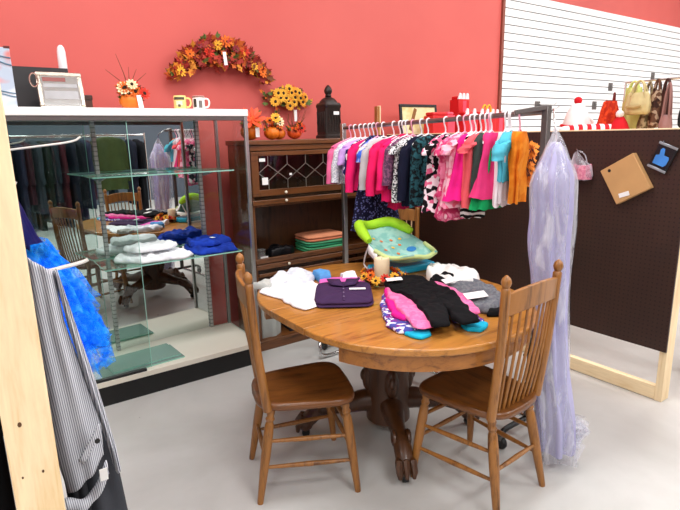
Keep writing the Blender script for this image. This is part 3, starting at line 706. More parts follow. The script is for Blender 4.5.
# ------------------------------------------------------------------ top of the display case
CT = 1.7225
CANV = fabric('canvas_print', '#e9edf2', '#b9c6d6', 'blotch', 5, c3='#d98a86')
t = thing('canvas_print', 'pale canvas print at the far left on top of the display case', 'picture', (.155, 3.24, CT), radians(0))
MB().box(-.16, .125, 0, .03, 0, .29).build('canvas', CANV, t, bevel=.003)
wv = MB()
for z_, a in ((.06, .008), (.075, .006), (.215, .01), (.245, .005)):
    wv.tube([(-.155+.28*k/12, -.0015, z_+a*sin(k*.9)) for k in range(13)], .003, 5)
wv.build('painted_waves', M('wave_paint', '#56788f', .8), t)
MB().box(.10, .127, -.001, .031, .285, .296).build('corner_wrap', M('dark_red_wrap', '#5b2422', .7), t, smooth=False)
t = thing('black_board', 'plain black board leaning on the wall on top of the display case', 'board', (.265, 3.545, CT))
MB().box(-.25, .325, 0, .012, 0, .245).xf(Matrix.Rotation(radians(-8), 4, 'X')).build('panel', M('black_card', '#1d1c1e', .6, 0, .1), t, bevel=.002)
MB().box(-.2, .335, -.004, .0, .0, .006).build('lower_edge', BLACKP, t, smooth=False)
t = thing('picture_frame', 'silver mirrored picture frame leaning in front of the black board', 'picture frame', (.515, 3.38, CT))
tl = Matrix.Rotation(radians(-14), 4, 'X'); fw_, fh_ = .115, .21
SILV = M('silver_frame', '#cbc3b4', .25, .85, .15, 20)
for a in ((-fw_, fw_, fh_-.022, fh_), (-fw_, fw_, 0, .022)): MB().box(a[0], a[1], 0, .018, a[2], a[3]).xf(tl).build('frame_rail', SILV, t, bevel=.004)
for a in ((-fw_, -fw_+.022), (fw_-.022, fw_)): MB().box(a[0], a[1], 0, .018, .022, fh_-.022).xf(tl).build('frame_rail', SILV, t, bevel=.004)
MB().box(-fw_+.022, fw_-.022, .004, .01, .022, fh_-.022).xf(tl).build('mirrored_mat', M('mirror_glass', '#d9dbda', .08, .9, .05), t, smooth=False)
pb = MB()
for z0_, z1_ in ((.06, .105), (.125, .145)): pb.box(-.085, .085, .0025, .0038, z0_, z1_)
pb.xf(tl).build('picture_strip', M('picture_grey', '#a9a9ab', .4), t, smooth=False)
MB().box(-.085, .03, .0025, .0038, .158, .18).xf(tl).build('picture_strip', M('picture_red', '#8c4a44', .5), t, smooth=False)
for s in (-1, 1): MB().bar((s*.06, .055, .15), (s*.06, .12, 0), .012, .006).build('easel_leg', BLACKP, t)
rg = MB(); rg.tube([(-fw_-.012+.02*cos(2*pi*k/20), .03, .155+.035*sin(2*pi*k/20)) for k in range(20)], .004, 6, closed=True); rg.build('ring_handle', SILV, t)
t = thing('white_bottle', 'white bottle top showing behind the black board on the display case', 'bottle', (.575, 3.632, CT))
MB().lathe([(.02,0),(.024,.01),(.024,.30),(.023,.34),(.018,.365),(.008,.377),(.002,.378)], n=18).build('body', WHITEP, t)
MB().lathe([(.0245,.1),(.0248,.102),(.0248,.2),(.0245,.202)], n=18).build('paper_label', PAPER, t)
t = thing('trinket_box', 'small dark brown trinket box behind the silver frame on the display case', 'box', (.64, 3.46, CT))
MB().box(-.035, .035, -.03, .03, 0, .055).build('body', M('dark_brown_box', '#4a2a1c', .5), t, bevel=.004)
MB().box(-.038, .038, -.033, .033, .055, .085).build('lid', M('dark_brown_lid', '#3c2116', .5), t, bevel=.006)
t = thing('pumpkin_arrangement', 'orange pumpkin topped with silk flowers and twigs on the display case', 'decoration', (.885, 3.42, CT))
pumpkin(t, (0, 0, 0), .065); bouquet(t, (0, 0, .085), 9, .07, .055, .06, [FO, FCR, FR, FO, FCR], 21, .036, 40)
tw = MB()
for a, h in ((-1.1, .11), (-.5, .2), (.1, .13), (.5, .12), (1.0, .1)):
    tw.tube([(0, 0, .12), (.05*a, 0, .12+h*.5), (.11*a, .01, .12+h)], [.003, .0022, .001], 5)
tw.build('twigs', FBR, t)
MB().box(.028, .056, -.072, -.07, .005, .08).build('price_tag', PAPER, t, smooth=False, rot=(0, -.12, 0))
def mug(loc, rz, body, label, bands):
    t = thing('mug', label, 'mug', loc, rz)
    MB().lathe([(.03,0),(.036,.002),(.038,.01),(.038,.085),(.0365,.088),(.034,.085),(.034,.01),(.002,.008)], n=28).build('cup', body, t, angle=50)
    MB().tube(smooth_path([(.036,0,.072),(.06,0,.072),(.068,0,.045),(.058,0,.02),(.036,0,.018)], 3), .0055, 8).build('handle', body, t)
    for nm, m_, a0, a1, z0, z1 in bands:
        n = 10; R = [[(.0385*cos(a0+(a1-a0)*k/n), .0385*sin(a0+(a1-a0)*k/n), z_) for k in range(n+1)] for z_ in (z0, z1)]
        MB().loft(R, False, False).build(nm, m_, t)
mug((1.165, 3.36, CT), radians(-30), M('cream_yellow_glaze', '#f3d685', .25, 0, .05), 'yellow mug with dark printed band, left of the two mugs',
    [('printed_band', M('mug_dark_print', '#4c4a3a', .5), -2.4, -.6, .062, .078), ('printed_face', M('mug_light_print', '#f7efc8', .5), -2.0, -1.0, .03, .055), ('printed_mark', M('mug_mark', '#3b3a33', .5), -1.7, -1.3, .02, .035)])
mug((1.285, 3.36, CT), radians(-30), M('white_glaze', '#f3f1ec', .25, 0, .03), 'white mug with black picture print and brown rim, right of the two',
    [('printed_picture', M('mug_black_print', '#3a3735', .5), -2.3, -1.75, .02, .07), ('printed_picture', M('mug_grey_print', '#706a66', .5), -1.4, -.8, .015, .06), ('rim_band', M('mug_brown_rim', '#8b4a32', .4), -2.9, -.2, .078, .086)])

# ------------------------------------------------------------------ wall swags
t = thing('autumn_garland', 'arched garland of red and orange autumn leaves hung on the red wall', 'garland', (1.655, WY, 2.0))
r = random.Random(14)
def arcp(u, v=.5):  # u along the crescent, v from its lower to its upper edge
    x = -1+2*u; lo = -.03+.075*(1-x*x); hi = .0+.275*(1-abs(x)**2.4)
    return Vector((.35*x, -.05, lo+(hi-lo)*v))
Ls = [MB() for _ in range(3)]
for k in range(760):
    u = r.random(); p = arcp(u, r.uniform(.12, .85)); b = r.random()
    p += Vector((0, -r.uniform(-.03, .06), 0))
    d = Vector((r.uniform(-1, 1)+(2*u-1)*.8, -r.uniform(0, .5), r.uniform(-.8, 1)))
    i = r.choices([0, 1, 2], [5, 4, 2])[0]
    leaf(Ls[i], p, d, (r.uniform(-.4, .4), -1, r.uniform(-.3, .6)), r.uniform(.045, .085), r.uniform(.03, .055), r.randrange(2))
for k in range(26):
    s_ = r.choice((-1, 1)); p = arcp(.5+s_*.48, .5); d = Vector((s_*1.0, -.2, r.uniform(-.9, .2))); leaf(Ls[0], p, d, (0, -1, .2), r.uniform(.05, .1), .03, 0)
Ls[0].build('red_leaves', [M('brick_red_leaf', '#a92b18', .7), FD], t, smooth=False)
Ls[1].build('orange_leaves', [M('rust_leaf', '#cc5f1c', .7), M('amber_leaf', '#dd8a24', .7)], t, smooth=False)
Ls[2].build('green_leaves', [FG, FBR], t, smooth=False)
for k in range(10):
    u = (k+.5)/10; p = arcp(u, r.uniform(.2, .85))+Vector((0, -.06, 0))
    f = MB(); flower(f, p, (r.uniform(-.4, .4), -1, r.uniform(-.1, .5)), r.uniform(.03, .05), 9, 0, .3); flower(f, p+Vector((0, -.006, 0)), (0, -1, .2), .028, 8, 0, .5, rot=.3); f.sphere(tuple(p+Vector((0, -.01, 0))), .007, 8, 1)
    f.build('flower', [[FY, FO, M('burgundy_petal', '#8e2730', .7), FR][k % 4], FBR], t, smooth=False)
MB().tube([arcp(k/20) for k in range(21)], .012, 7).build('stem', FBR, t)
MB().box(.0, .025, -.15, -.148, .06, .15).build('price_tag', PAPER, t, smooth=False, rot=(0, -.1, 0))
t = thing('sunflower_swag', 'yellow sunflower swag hung on the red wall above the bookcase', 'flower swag', (2.215, WY, 1.80))
sw = MB()
for k in range(150):
    x = r.gauss(0, .09); p = Vector((x, -r.uniform(.01, .06), .06+r.gauss(0, .03)-.25*abs(x)**1.0*.5)); leaf(sw, p, (r.uniform(-1, 1)+x*5, -.2, r.uniform(-1, 1)), (r.uniform(-.3, .3), -1, .2), r.uniform(.04, .07), .035, r.randrange(4))
sw.build('leaves', [FG, FBR, FY, FO], t, smooth=False)
for x, z_ in [(-.13,.02),(-.08,.05),(-.03,.05),(-.055,.085),(0,.12),(.02,.09),(.055,.1),(.05,.055),(.1,.05),(.145,.06),(.12,.02),(-.01,.03),(0.0,-.01),(.04,.02),(-.1,.085),(.09,.09)]:
    f = MB(); p = Vector((x, -.075, z_)); nr = (x*3, -1, .25); flower(f, p, nr, .042, 11, 0, .15); flower(f, p+Vector((0,-.005,0)), nr, .03, 9, 0, .3, rot=.2); f.sphere(tuple(p+Vector((0, -.01, 0))), .013, 8, 1, (1, .6, 1)); f.build('sunflower', [r.choice([FY, FY, M('gold_petal', '#f2a52a', .7)]), FC], t, smooth=False)
MB().tube([(.05, -.03, .04), (.06, -.04, -.06), (.06, -.05, -.11)], .004, 6).build('tie', FCR, t)
MB().box(.05, .075, -.062, -.06, -.13, -.04).build('price_tag', PAPER, t, smooth=False)

# ------------------------------------------------------------------ clothes rack
RX, RA, RB = 2.22, 1.50, 3.10
def barz(y): return 1.637-(y-RA)/(RB-RA)*.036
t = thing('clothes_rack', 'chrome rolling clothes rack full of kids clothes behind the table', 'clothes rack', (RX, 0, 0))
MB().tube([(0, RA, barz(RA)), (0, RB, barz(RB))], .013, 12).build('hanging_bar', M('rack_bar_metal', '#8d8886', .3, .9), t)
for y in (RA, RB):
    MB().box(-.016, .016, y-.016, y+.016, .09, barz(y)+.03).build('post', STEEL if y == RA else ALU, t, bevel=.003)
    MB().tube(smooth_path([(-.21, y, .075), (-.19, y, .1), (0, y, .1), (.19, y, .1), (.21, y, .075)], 2), .014, 10).build('foot_bar', CHROME if y == RB else BLACKP, t)
    for s in (-1, 1):
        W = MB().lathe([(.002,-.012),(.028,-.013),(.033,-.006),(.033,.006),(.028,.013),(.002,.012)], n=18)
        W.xf(Matrix.Translation((s*.21, y, .033)) @ Matrix.Rotation(pi/2, 4, 'Y')); cs = W.build('caster', BLACKP, t)
        MB().box(s*.21-.018, s*.21+.018, y-.012, y+.012, .05, .085).build('fork', STEEL, cs, bevel=.003)
MB().tube([(0, RA, .1), (0, RB, .1)], .012, 10).build('bottom_rail', CHROME, t)
MB().tube(smooth_path([(-.02, RB, .1), (-.2, RB-.02, .13), (-.31, RB-.10, .125), (-.33, RB-.13, .10), (-.33, RB-.14, .014), (-.06, RB-.12, .014), (-.02, RB-.14, .06), (-.04, RB-.3, .014), (-.10, RB-.46, .014), (-.02, RB-.5, .014), (0, RB-.4, .09)], 2), .012, 10).build('sled_tube', CHROME, t)
for z_ in (.3, .46): MB().tube([(-.06, RA, z_), (.10, RA, z_)], .008, 8).build('ladder_rung', BLACKP, t)
# chrome arm in front of the post
MB().bar((0, RA-.005, barz(RA)+.02), (-.10, RA+.10, barz(RA)+.0), .03, .022).build('top_bracket', STEEL, t, bevel=.003)

def hanger(y, label, hw=.15, mat=None, rz=0):
    z0 = barz(y)
    t = MB()
    hk = [(0.016*cos(a), 0, .016*sin(a)) for a in [radians(d_) for d_ in (-30, 10, 50, 90, 130, 170)]]
    hk = [(p[0], 0, p[2]) for p in hk] + [(-.012, 0, -.02), (0, 0, -.045), (0, 0, -.075)]
    t.tube(smooth_path(hk, 1), .0042, 7)
    t.tube(smooth_path([(0, 0, -.07), (hw*.5, 0, -.092), (hw, 0, -.125), (hw*.96, 0, -.137), (0, 0, -.137), (-hw*.96, 0, -.137), (-hw, 0, -.125), (-hw*.5, 0, -.092), (0, 0, -.07)], 2), .0045, 7)
    o = t.build('clothes_hanger', mat or WHITEP, None, loc=(RX, y, z0), rot=(0, 0, rz))
    return tag(o, label, 'hanger', 'plastic hangers on the clothes rack')

def garment(sw, hem, L, sl=0, seed=0, depth=.045, flare=0, neck=.045, slw=.05, ruffle=0, tiers=0, split=False, waist=None):
    """local: hanger plane XZ, neck at z 0"""
    m = MB(); n = 40; R = []; nt_ = 26
    for i in range(nt_+1):
        t_ = i/nt_; z_ = -L*t_
        if i == 0: wx, wy = neck*.85, .028
        elif t_*L < .045: q = t_*L/.045; wx, wy = neck+(sw-neck)*q**.8, .026+.008*q
        else:
            q = (t_*L-.045)/(L-.045); w_ = sw*.93+(hem-sw*.93)*q**(1.4 if flare else 1)
            if waist: w_ *= 1-waist*exp(-((q-.42)/.16)**2)
            wx, wy = w_, .034+(depth-.034)*min(1, q*2)+flare*q*q
        row = []
        for k in range(n):
            a = 2*pi*k/n; ca, sa = cos(a), sin(a)
            e = .75
            x = wx*(abs(ca)**e)*(1 if ca > 0 else -1); y = wy*(abs(sa)**e)*(1 if sa > 0 else -1)
            fo = (1+.35*nz(seed*3.3, a*1.2, t_*1.1))*min(1, t_*3)
            am = .010+.03*flare+ruffle*t_
            wob = am*fo*(sin(a*5+seed*2.1+t_*1.2)+.6*sin(a*9+seed*1.3-t_))
            if tiers:
                ph = (t_*tiers) % 1; x *= 1+.16*ph; y *= 1+.5*ph; wob += .012*ph*sin(a*14+seed)
            l_ = max(1e-4, sqrt(x*x+y*y)); x += x/l_*wob*.7; y += y/l_*wob + .008*nz(t_*3, seed, 1)
            row.append((x, y, z_ + (.012*nz(a*2, seed*1.7, 0) if i == nt_ else 0) + (.004*nz(a*3, t_*8, seed))))
        R.append(row)
    R.append([(p[0]*.9, p[1]*.8, p[2]+.01) for p in R[-1]])
    m.loft(R)
    if sl:
        for s in (-1, 1):
            sr = []; k_ = 10
            for i in range(k_+1):
                u = i/k_; c = Vector((s*(sw*.86+.028*sin(u*1.6)+.016*u+.008*nz(u*3, seed, s)), .012*nz(u*2, seed+4, s)-.006, -.048-sl*u))
                rad = slw*(1-.28*u)*(1+.12*nz(u*5, seed, s*3))
                sr.append([(c.x+rad*.78*cos(2*pi*q/14)*(1 if i else .7), c.y+rad*.72*sin(2*pi*q/14)*(1+.15*sin(3*q+u*6)), c.z+(.02 if i == 0 else 0)*(-s*cos(2*pi*q/14))) for q in range(14)])
            m.loft(sr)
    return m

GROUP = 'kids clothes hanging on the rack'
# y on bar, label, mat, shoulder, hem, length, sleeve, flare, extra
HP = fabric('neon_pink_fleece', '#f31f6e'); HP2 = fabric('raspberry_fleece', '#ee1f66')
GS = [
 (3.01, 'salmon pink long sleeve top, leftmost on the clothes rack', fabric('salmon_pink', '#ee6f9d'), .17, .15, .30, .25, 0, {}, 'top'),
 (2.96, 'white long sleeve top with tiny grey print, second from left on the rack', fabric('white_grey_print', '#eeeef2', '#b9bdc9', 'blotch', 110), .165, .15, .31, .24, 0, {}, 'top'),
 (2.90, 'lilac kids top between white print top and navy dotted top', fabric('lilac_cloth', '#cfa4ea'), .155, .15, .24, .12, 0, {}, 'top'),
 (2.85, 'navy kids top with large white dots', fabric('navy_dots', '#1d1b4f', '#f1eef5', 'dots', 26), .14, .15, .36, .2, 0, {}, 'top'),
 (2.80, 'hot pink long sleeve jacket, left one of the pink jackets', HP, .165, .16, .35, .30, 0, {}, 'jacket'),
 (2.72, 'white kids shirt with blue patches between the pink jackets', fabric('white_blue_patch', '#eef0f6', '#3d63d0', 'blotch', 12), .135, .13, .34, .1, 0, {}, 'shirt'),
 (2.66, 'pale grey cotton top squeezed between the pink jackets', fabric('pale_grey_knit', '#c9c6c8'), .14, .14, .33, .28, 0, {}, 'top'),
 (2.56, 'hot pink long sleeve jacket, broad middle one on the rack', HP2, .175, .16, .36, .31, 0, {}, 'jacket'),
 (2.50, 'hot pink fleece jacket, right of the broad pink jacket', HP, .155, .15, .40, .27, 0, {}, 'jacket'),
 (2.44, 'mauve mottled kids top beside the pink fleece', fabric('mauve_mottle', '#8c5a78', '#5a3b55', 'blotch', 60), .15, .15, .32, .24, 0, {}, 'top'),
 (2.39, 'black and white speckled kids dress', fabric('black_white_speckle', '#15151a', '#e6e6e6', 'blotch', 90), .15, .16, .40, .05, 0, {}, 'dress'),
 (2.315, 'plain dark navy kids coat in the middle of the rack', fabric('dark_navy', '#12152b'), .125, .13, .42, .33, 0, {}, 'coat'),
 (2.26, 'black kids top with teal lettering shapes', fabric('black_teal', '#0f1418', '#2a5a63', 'blotch', 40), .13, .14, .42, 0, 0, {}, 'top'),
 (2.17, 'black kids dress with white and pink flowers', fabric('black_floral', '#131013', '#f0dfe6', 'floral', 44, c3='#e2688f'), .12, .15, .44, .06, .02, {}, 'dress'),
 (2.075, 'pink ruffled tiered kids dress, lowest hem on the rack', fabric('pink_ruffle_print', '#ee86a8', '#d33e73', 'blotch', 22, c3='#f6c3cf'), .125, .12, .48, .06, .015, {'tiers': 4}, 'dress'),
 (2.03, 'pale pink flowered kids dress', fabric('pale_pink_flowers', '#f4bccb', '#ee8fae', 'floral', 40, c3='#e46a86'), .13, .17, .40, .06, .02, {}, 'dress'),
 (1.985, 'magenta sleeveless kids dress next to the zebra print', fabric('magenta_dress', '#e81f86'), .10, .17, .36, 0, .02, {}, 'dress'),
 (1.955, 'black and white zebra stripe kids trousers', fabric('zebra_stripe', '#f0f0f0', '#111111', 'zebra', 9), .08, .07, .46, 0, 0, {}, 'trousers'),
 (1.92, 'coral red kids jumpsuit right of the zebra stripes', fabric('coral_cloth', '#f0626a'), .12, .13, .40, .05, 0, {}, 'jumpsuit'),
 (1.89, 'dark grey kids top between coral and pink garments', fabric('dark_grey_top', '#3a4440'), .10, .11, .33, 0, 0, {}, 'top'),
 (1.865, 'bright green kids skirt below the rose pink dress', fabric('bright_green', '#17a35e'), .06, .125, .40, 0, .02, {}, 'skirt'),
 (1.84, 'rose pink A-line kids dress over the green skirt', fabric('rose_pink', '#e63c7e'), .07, .14, .34, 0, .025, {}, 'dress'),
 (1.757, 'white kids trousers hanging beside the cyan shirt', fabric('white_trousers', '#efe6ea'), .06, .10, .38, 0, 0, {}, 'trousers'),
 (1.725, 'cyan kids t-shirt with yellow chest picture', fabric('cyan_tee', '#58bfd4'), .115, .105, .25, .09, 0, {}, 't-shirt'),
 (1.735, 'pale grey kids trousers right of the cyan shirt', fabric('pale_trousers', '#d9cfd3'), .09, .10, .36, 0, 0, {}, 'trousers'),
 (1.64, 'orange ruffled kids romper, rightmost on the clothes rack', fabric('orange_cloth', '#f0912c', '#e27a1a', 'blotch', 14), .06, .06, .36, 0, .0, {'ruffle': .01}, 'romper'),
]
rg_ = random.Random(5)
for i, (y, lb, m_, sw_, hem, L, sl_, flr, ex, cat) in enumerate(GS):
    y -= 0 if y < 1.68 else .032 if y < 1.85 else .045 if y < 2.2 else 0
    rz = rg_.uniform(-.10, .10) + (.30 if y < 1.77 else .1 if y < 1.9 else 0)
    hanger(y, ('white' if i % 5 else 'pink') + ' hanger holding the ' + lb.split(',')[0], min(sw_*.92, .15), WHITEP if i % 5 else M('pink_plastic', '#f3a9c0', .4), rz)
    o = garment(sw_, hem, L*.95, sl_*.96, i+1, .034 if y > 1.8 else .026 if y > 1.72 else .018, flr, **ex).build(('kids_'+{'top': 'pullover'}.get(cat, cat).replace('-', '_')), m_, None, loc=(RX, y, barz(y)-.082), rot=(0, 0, rz), angle=80)
    tag(o, lb, cat, GROUP)
    if 'cyan' in lb:
        MB().lathe([(.002,0),(.035,0),(.035,.002),(.002,.002)], n=16).xf(Matrix.Translation((0, -.058, -.10)) @ Matrix.Rotation(pi/2, 4, 'X')).build('chest_picture', FY, o)
    if 'orange' in lb:
        rf = MB(); q_ = random.Random(2)
        for k in range(60):
            z_ = -.06-.2*q_.random(); leaf(rf, (.06+.02*q_.random(), -.02+q_.uniform(-.03, .03), z_), (1, q_.uniform(-.8, .8), q_.uniform(-.5, .3)), (0, -1, .5), .035, .04, 0)
        rf.build('ruffles', M('orange_frill', '#ee8a20', .8), o, smooth=False)
# lower hung shorts and coat hem seen under the jackets
hanger(2.76, 'white hanger holding the long navy flower print dress', .12)
tag(garment(.11, .2, .61, 0, 77, .05, .02).build('kids_dress', fabric('navy_flower', '#13122e', '#5b5f92', 'dots', 60), None, loc=(RX+.02, 2.76, barz(2.76)-.062), angle=80), 'navy flower print dress, long hem showing below the pink jackets', 'dress', GROUP)
hanger(2.47, 'white hanger holding the crimson skirt', .12)
tag(garment(.1, .13, .45, 0, 78, .05, .02).build('kids_skirt', fabric('crimson_cloth', '#c3164f'), None, loc=(RX+.03, 2.475, barz(2.47)-.062), angle=80), 'crimson skirt hem showing below the pink fleece jacket', 'skirt', GROUP)

# bagged lilac dress on the rack end
LIL = fabric('lilac_satin', '#b3b0d2', '#a7a3ca', 'blotch', 5, rough=.45)
FILM = glassy('plastic_film', '#f4f4f8', tr_ior=1.35, extra=.5, extracol='#f4f4fb', rough=.12)  # whitish upright streaks mixed in stand for highlights on the film
t = thing('bagged_dress', 'long lilac dress in a clear plastic garment bag on the end of the clothes rack', 'dress', (2.125, 1.38, 0))
def col(ws, seed, amp, n=44, fold=5):
    R = []
    for z_, cx_, cy_, wx, wy in ws:
        row = []
        for k in range(n):
            a = 2*pi*k/n; f = 1+amp*(sin(a*fold+seed+z_*.7)+.6*sin(a*(fold+4)-seed*2+z_*1.2))*min(1, (1.62-z_)*3) + amp*1.2*nz(a*1.5, z_*4, seed)
            row.append((cx_+wx*f*cos(a), cy_+wy*f*sin(a), z_+.01*nz(a*2, seed, z_*5)))
        R.append(row)
    return R
def lerpws(ws, n=40):
    out = []
    for i in range(n):
        z_ = ws[0][0]+(ws[-1][0]-ws[0][0])*i/(n-1)
        for a, b in zip(ws, ws[1:]):
            if b[0] <= z_+1e-9: 
                u = (a[0]-z_)/(a[0]-b[0]); u = u*u*(3-2*u)*.5+u*.5; out.append([z_]+[a[q]+(b[q]-a[q])*u for q in range(1, 5)]); break
    return out
dws = lerpws([(1.50, 0, 0, .02, .02), (1.44, 0, 0, .055, .05), (1.36, 0, 0, .09, .07), (1.1, .0, 0, .08, .07), (.85, .0, -.02, .065, .065), (.5, .0, -.05, .066, .07), (.2, .0, -.10, .07, .072), (.07, .0, -.11, .068, .07)])
MB().loft(col(dws, 1.3, .17)).build('dress', LIL, t, angle=80)
bws = lerpws([(1.56, 0, .01, .008, .008), (1.52, 0, 0, .03, .025), (1.46, 0, 0, .06, .05), (1.34, 0, 0, .112, .085), (1.05, 0, 0, .106, .085), (.8, .0, -.02, .086, .08), (.45, .0, -.05, .08, .08), (.18, .0, -.10, .09, .085), (.04, .01, -.12, .095, .088)])
MB().loft(col(bws, 4.1, .13, fold=5), False).build('garment_bag', FILM, t, angle=80)
tl_ = MB(); q_ = random.Random(9)
for k in range(14):
    c = Vector((.085+q_.uniform(-.03, .03), -.12+q_.uniform(-.04, .03), q_.uniform(.07, .26))); a = q_.uniform(0, 6); u = Vector((cos(a), sin(a), q_.uniform(-.6, .6)))*.045; v = Vector((-sin(a), cos(a), q_.uniform(-.5, .5)))*.04
    tl_.add([c-u-v, c+u-v*.7, c+u*.8+v, c-u*.7+v], [(0,1,2),(0,2,3)])
tl_.build('bag_tail', FILM, t, smooth=False)
MB().tube(smooth_path([(.1, .1, barz(RA)+.0), (.06, .06, barz(RA)+.012), (0, .02, barz(RA)-.03), (0, .005, 1.545), (0, 0, 1.5)], 2), .003, 6).build('hanger_hook', CHROME, t)

# ------------------------------------------------------------------ things hung on the right pegboard
PX = 3.106
PKB = fabric('pink_yarn', '#e59aae', '#d27b94', 'blotch', 60)
t = thing('pink_bag', 'clear plastic bag holding something pink, hung on the right pegboard', 'bag', (PX-.035, 1.83, 1.26))
m, c = crumple([(-.075,-.035),(.07,-.035),(.08,0),(.06,.032),(-.06,.035),(-.08,0)], .085, 61, .3); m.xf(Matrix.Rotation(pi/2, 4, 'Z')); m.build('contents', PKB, t, angle=80)
MB().loft(col(lerpws([(.16, 0, .02, .006, .012), (.12, 0, .01, .02, .035), (.08, 0, 0, .034, .08), (.02, 0, 0, .036, .09), (-.008, 0, 0, .02, .06)], 12), 2, .05, 24), False).build('film', FILM, t, angle=80)
MB().tube(smooth_path([(0, .045, .1), (0, .04, .15), (.0, .01, .175), (.0, -.035, .15), (0, -.05, .1)], 3), .004, 6).build('handle', FILM, t)
MB().tube([(.034, .01, .172), (-.01, .01, .172), (-.02, .01, .18)], .0025, 6).build('peg_hook', CHROME, t)
TAN = M('tan_card', '#c89a64', .7, 0, .08, 6)
t = thing('tan_box', 'flat tan square box tilted on the right pegboard, white label', 'box', (PX-.022, 1.545, 1.275))
Rt = Matrix.Rotation(radians(-31), 4, 'X')
MB().box(-.02, .02, -.105, .105, -.11, .11).xf(Rt).build('body', TAN, t, bevel=.004)
MB().lathe([(.002,0),(.009,0),(.009,.002),(.002,.002)], n=12).xf(Rt @ Matrix.Translation((-.0205, .055, .085)) @ Matrix.Rotation(-pi/2, 4, 'Y')).build('hang_hole', BLACKP, t)
MB().box(-.0225, -.0212, -.005, .055, -.095, -.07).xf(Rt @ Matrix.Rotation(radians(10), 4, 'X')).build('price_label', PAPER, t, smooth=False)
t = thing('packaged_glove', 'small black package with blue thumb shape, hung at upper right of the pegboard', 'package', (PX-.012, 1.365, 1.40))
Rt = Matrix.Rotation(radians(22), 4, 'X')
MB().box(-.008, .008, -.05, .05, -.07, .07).xf(Rt).build('card', M('black_card_pack', '#121317', .35), t, bevel=.003)
hand = [(.034,-.045),(-.026,-.045),(-.036,-.03),(-.036,.0),(-.03,.012),(-.004,.012),(.006,.044),(.02,.046),(.026,.034),(.02,.008),(.036,.0)]
MB().prism([(a, b) for a, b in hand], -.012, -.0085, 'YZ').xf(Rt).build('blue_thumb', M('blue_print', '#3e86d6', .5), t, bevel=.001)
for z_ in (.066, -.066): MB().box(-.013, -.008, -.052, .052, z_-.007, z_+.007).xf(Rt).build('clear_strip', M('clear_strip', '#9aa0a6', .2, .3), t, bevel=.002)
MB().tube([(.012, 0, .085), (-.015, 0, .085)], .0025, 6).build('peg_hook', CHROME, t)

# ------------------------------------------------------------------ goods behind the right partition
t = thing('stock_shelf', 'low white stock shelf behind the brown pegboard partition', 'shelf', (3.3, 3.45, 0))
MB().box(0, 1.42, 0, .40, 1.48, 1.505).build('shelf_board', WHITEPAINT, t, bevel=.003)
for x in (0, 1.395): MB().box(x, x+.025, 0, .4, 0, 1.48).build('side_panel', WHITEPAINT, t, bevel=.003)
MB().box(.025, 1.395, 0, .38, .6, .62).build('shelf_board', WHITEPAINT, t, bevel=.003)
SH = 1.506
t = thing('picture_frame', 'black framed yellowish picture with brown stroke, on the shelf behind the rack', 'picture frame', (3.50, 3.66, SH))
tl = Matrix.Rotation(radians(-6), 4, 'X')
for a in ((-.23, .23, .285, .31), (-.23, .23, 0, .025)): MB().box(a[0], a[1], 0, .02, a[2], a[3]).xf(tl).build('frame_rail', BLACKP, t, bevel=.003)
for a in ((-.23, -.205), (.205, .23)): MB().box(a[0], a[1], 0, .02, .025, .285).xf(tl).build('frame_rail', BLACKP, t, bevel=.003)
MB().box(-.205, .205, .006, .012, .025, .285).xf(tl).build('picture', fabric('picture_paper', '#eadfae', '#d9c98a', 'blotch', 7), t, smooth=False)
MB().bar((-.12, .004, .08), (-.04, .004, .27), .035, .003, (0,1,0)).xf(tl).build('brown_stroke', M('brown_paint', '#8a5a28', .7), t)
t = thing('wooden_post', 'upright wooden post end showing above the hanging pink clothes', 'post', (2.945, 3.62, 0))
MB().box(-.01, .02, -.02, .02, 0, 1.785).build('shaft', wood('post_wood', '#a46a30', '#7a4a1c', 'Z'), t, bevel=.004)
MB().box(.02, .03, -.02, .02, 0, 1.79).build('pale_edge', PINE, t, bevel=.003)
REDB = M('red_carton', '#d3151c', .45, 0, .06); PINKB = M('pink_carton', '#ef4a62', .5, 0, .06)
def carton(loc, w, d, h, label, mat, peaks=0, arch=False, rz=0, seam=True):
    t = thing('red_carton' if mat == REDB else 'pink_carton', label, 'box', loc, rz)
    MB().box(-w/2, w/2, -d/2, d/2, 0, h).build('body', mat, t, bevel=.006)
    MB().box(-w/2+.01, w/2-.01, -d/2+.01, d/2-.01, h, h+.03).build('lid', mat, t, bevel=.01)
    if seam: MB().box(-w*.12, w*.2, -d/2-.002, -d/2, h*.1, h*.9).build('front_patch', PINKB if mat == REDB else REDB, t, smooth=False)
    for q in range(peaks):
        x = -w/2+w*(q+.5)/peaks; k = MB(); k.prism([(x-.03, 0), (x+.02, 0), (x+.012, .055), (x-.004, .06)], -d/2+.0, -d/2+.02, 'XZ')
        k.xf(Matrix.Translation((0, 0, h))).build('white_flap', WHITEP, t, bevel=.004)
    if arch:
        a = MB()
        for s in (-1, 1):
            a.tube([(s*.032+.032*cos(pi*k/14), -d/2+.02, h+.02+.075*sin(pi*k/14)) for k in range(15)], .0075, 8)
        a.build('yellow_double_arch', M('arch_yellow', '#f8b91c', .4), t)
    return t
carton((3.57, 3.54, SH), .19, .12, .20, 'plain red carton standing in front of the black picture frame', REDB, seam=False)
carton((3.74, 3.56, SH), .10, .1, .205, 'small pink carton between the red cartons', PINKB, seam=False)
carton((4.06, 3.71, SH), .18, .12, .20, 'red carton supporting the small red house box', REDB, seam=False)
carton((4.06, 3.71, SH+.231), .15, .12, .13, 'small red house box with white peaks, topmost behind the rack', REDB, 3)
carton((4.26, 3.58, SH), .24, .12, .21, 'red carton with yellow double arch handle and white flaps', REDB, 3, True)
carton((4.0, 3.55, SH), .20, .1, .21, 'red carton with white flaps left of the yellow arch', REDB, 2)
carton((4.50, 3.62, SH), .18, .12, .21, 'red and pink carton, rightmost behind the rack', REDB, 2)

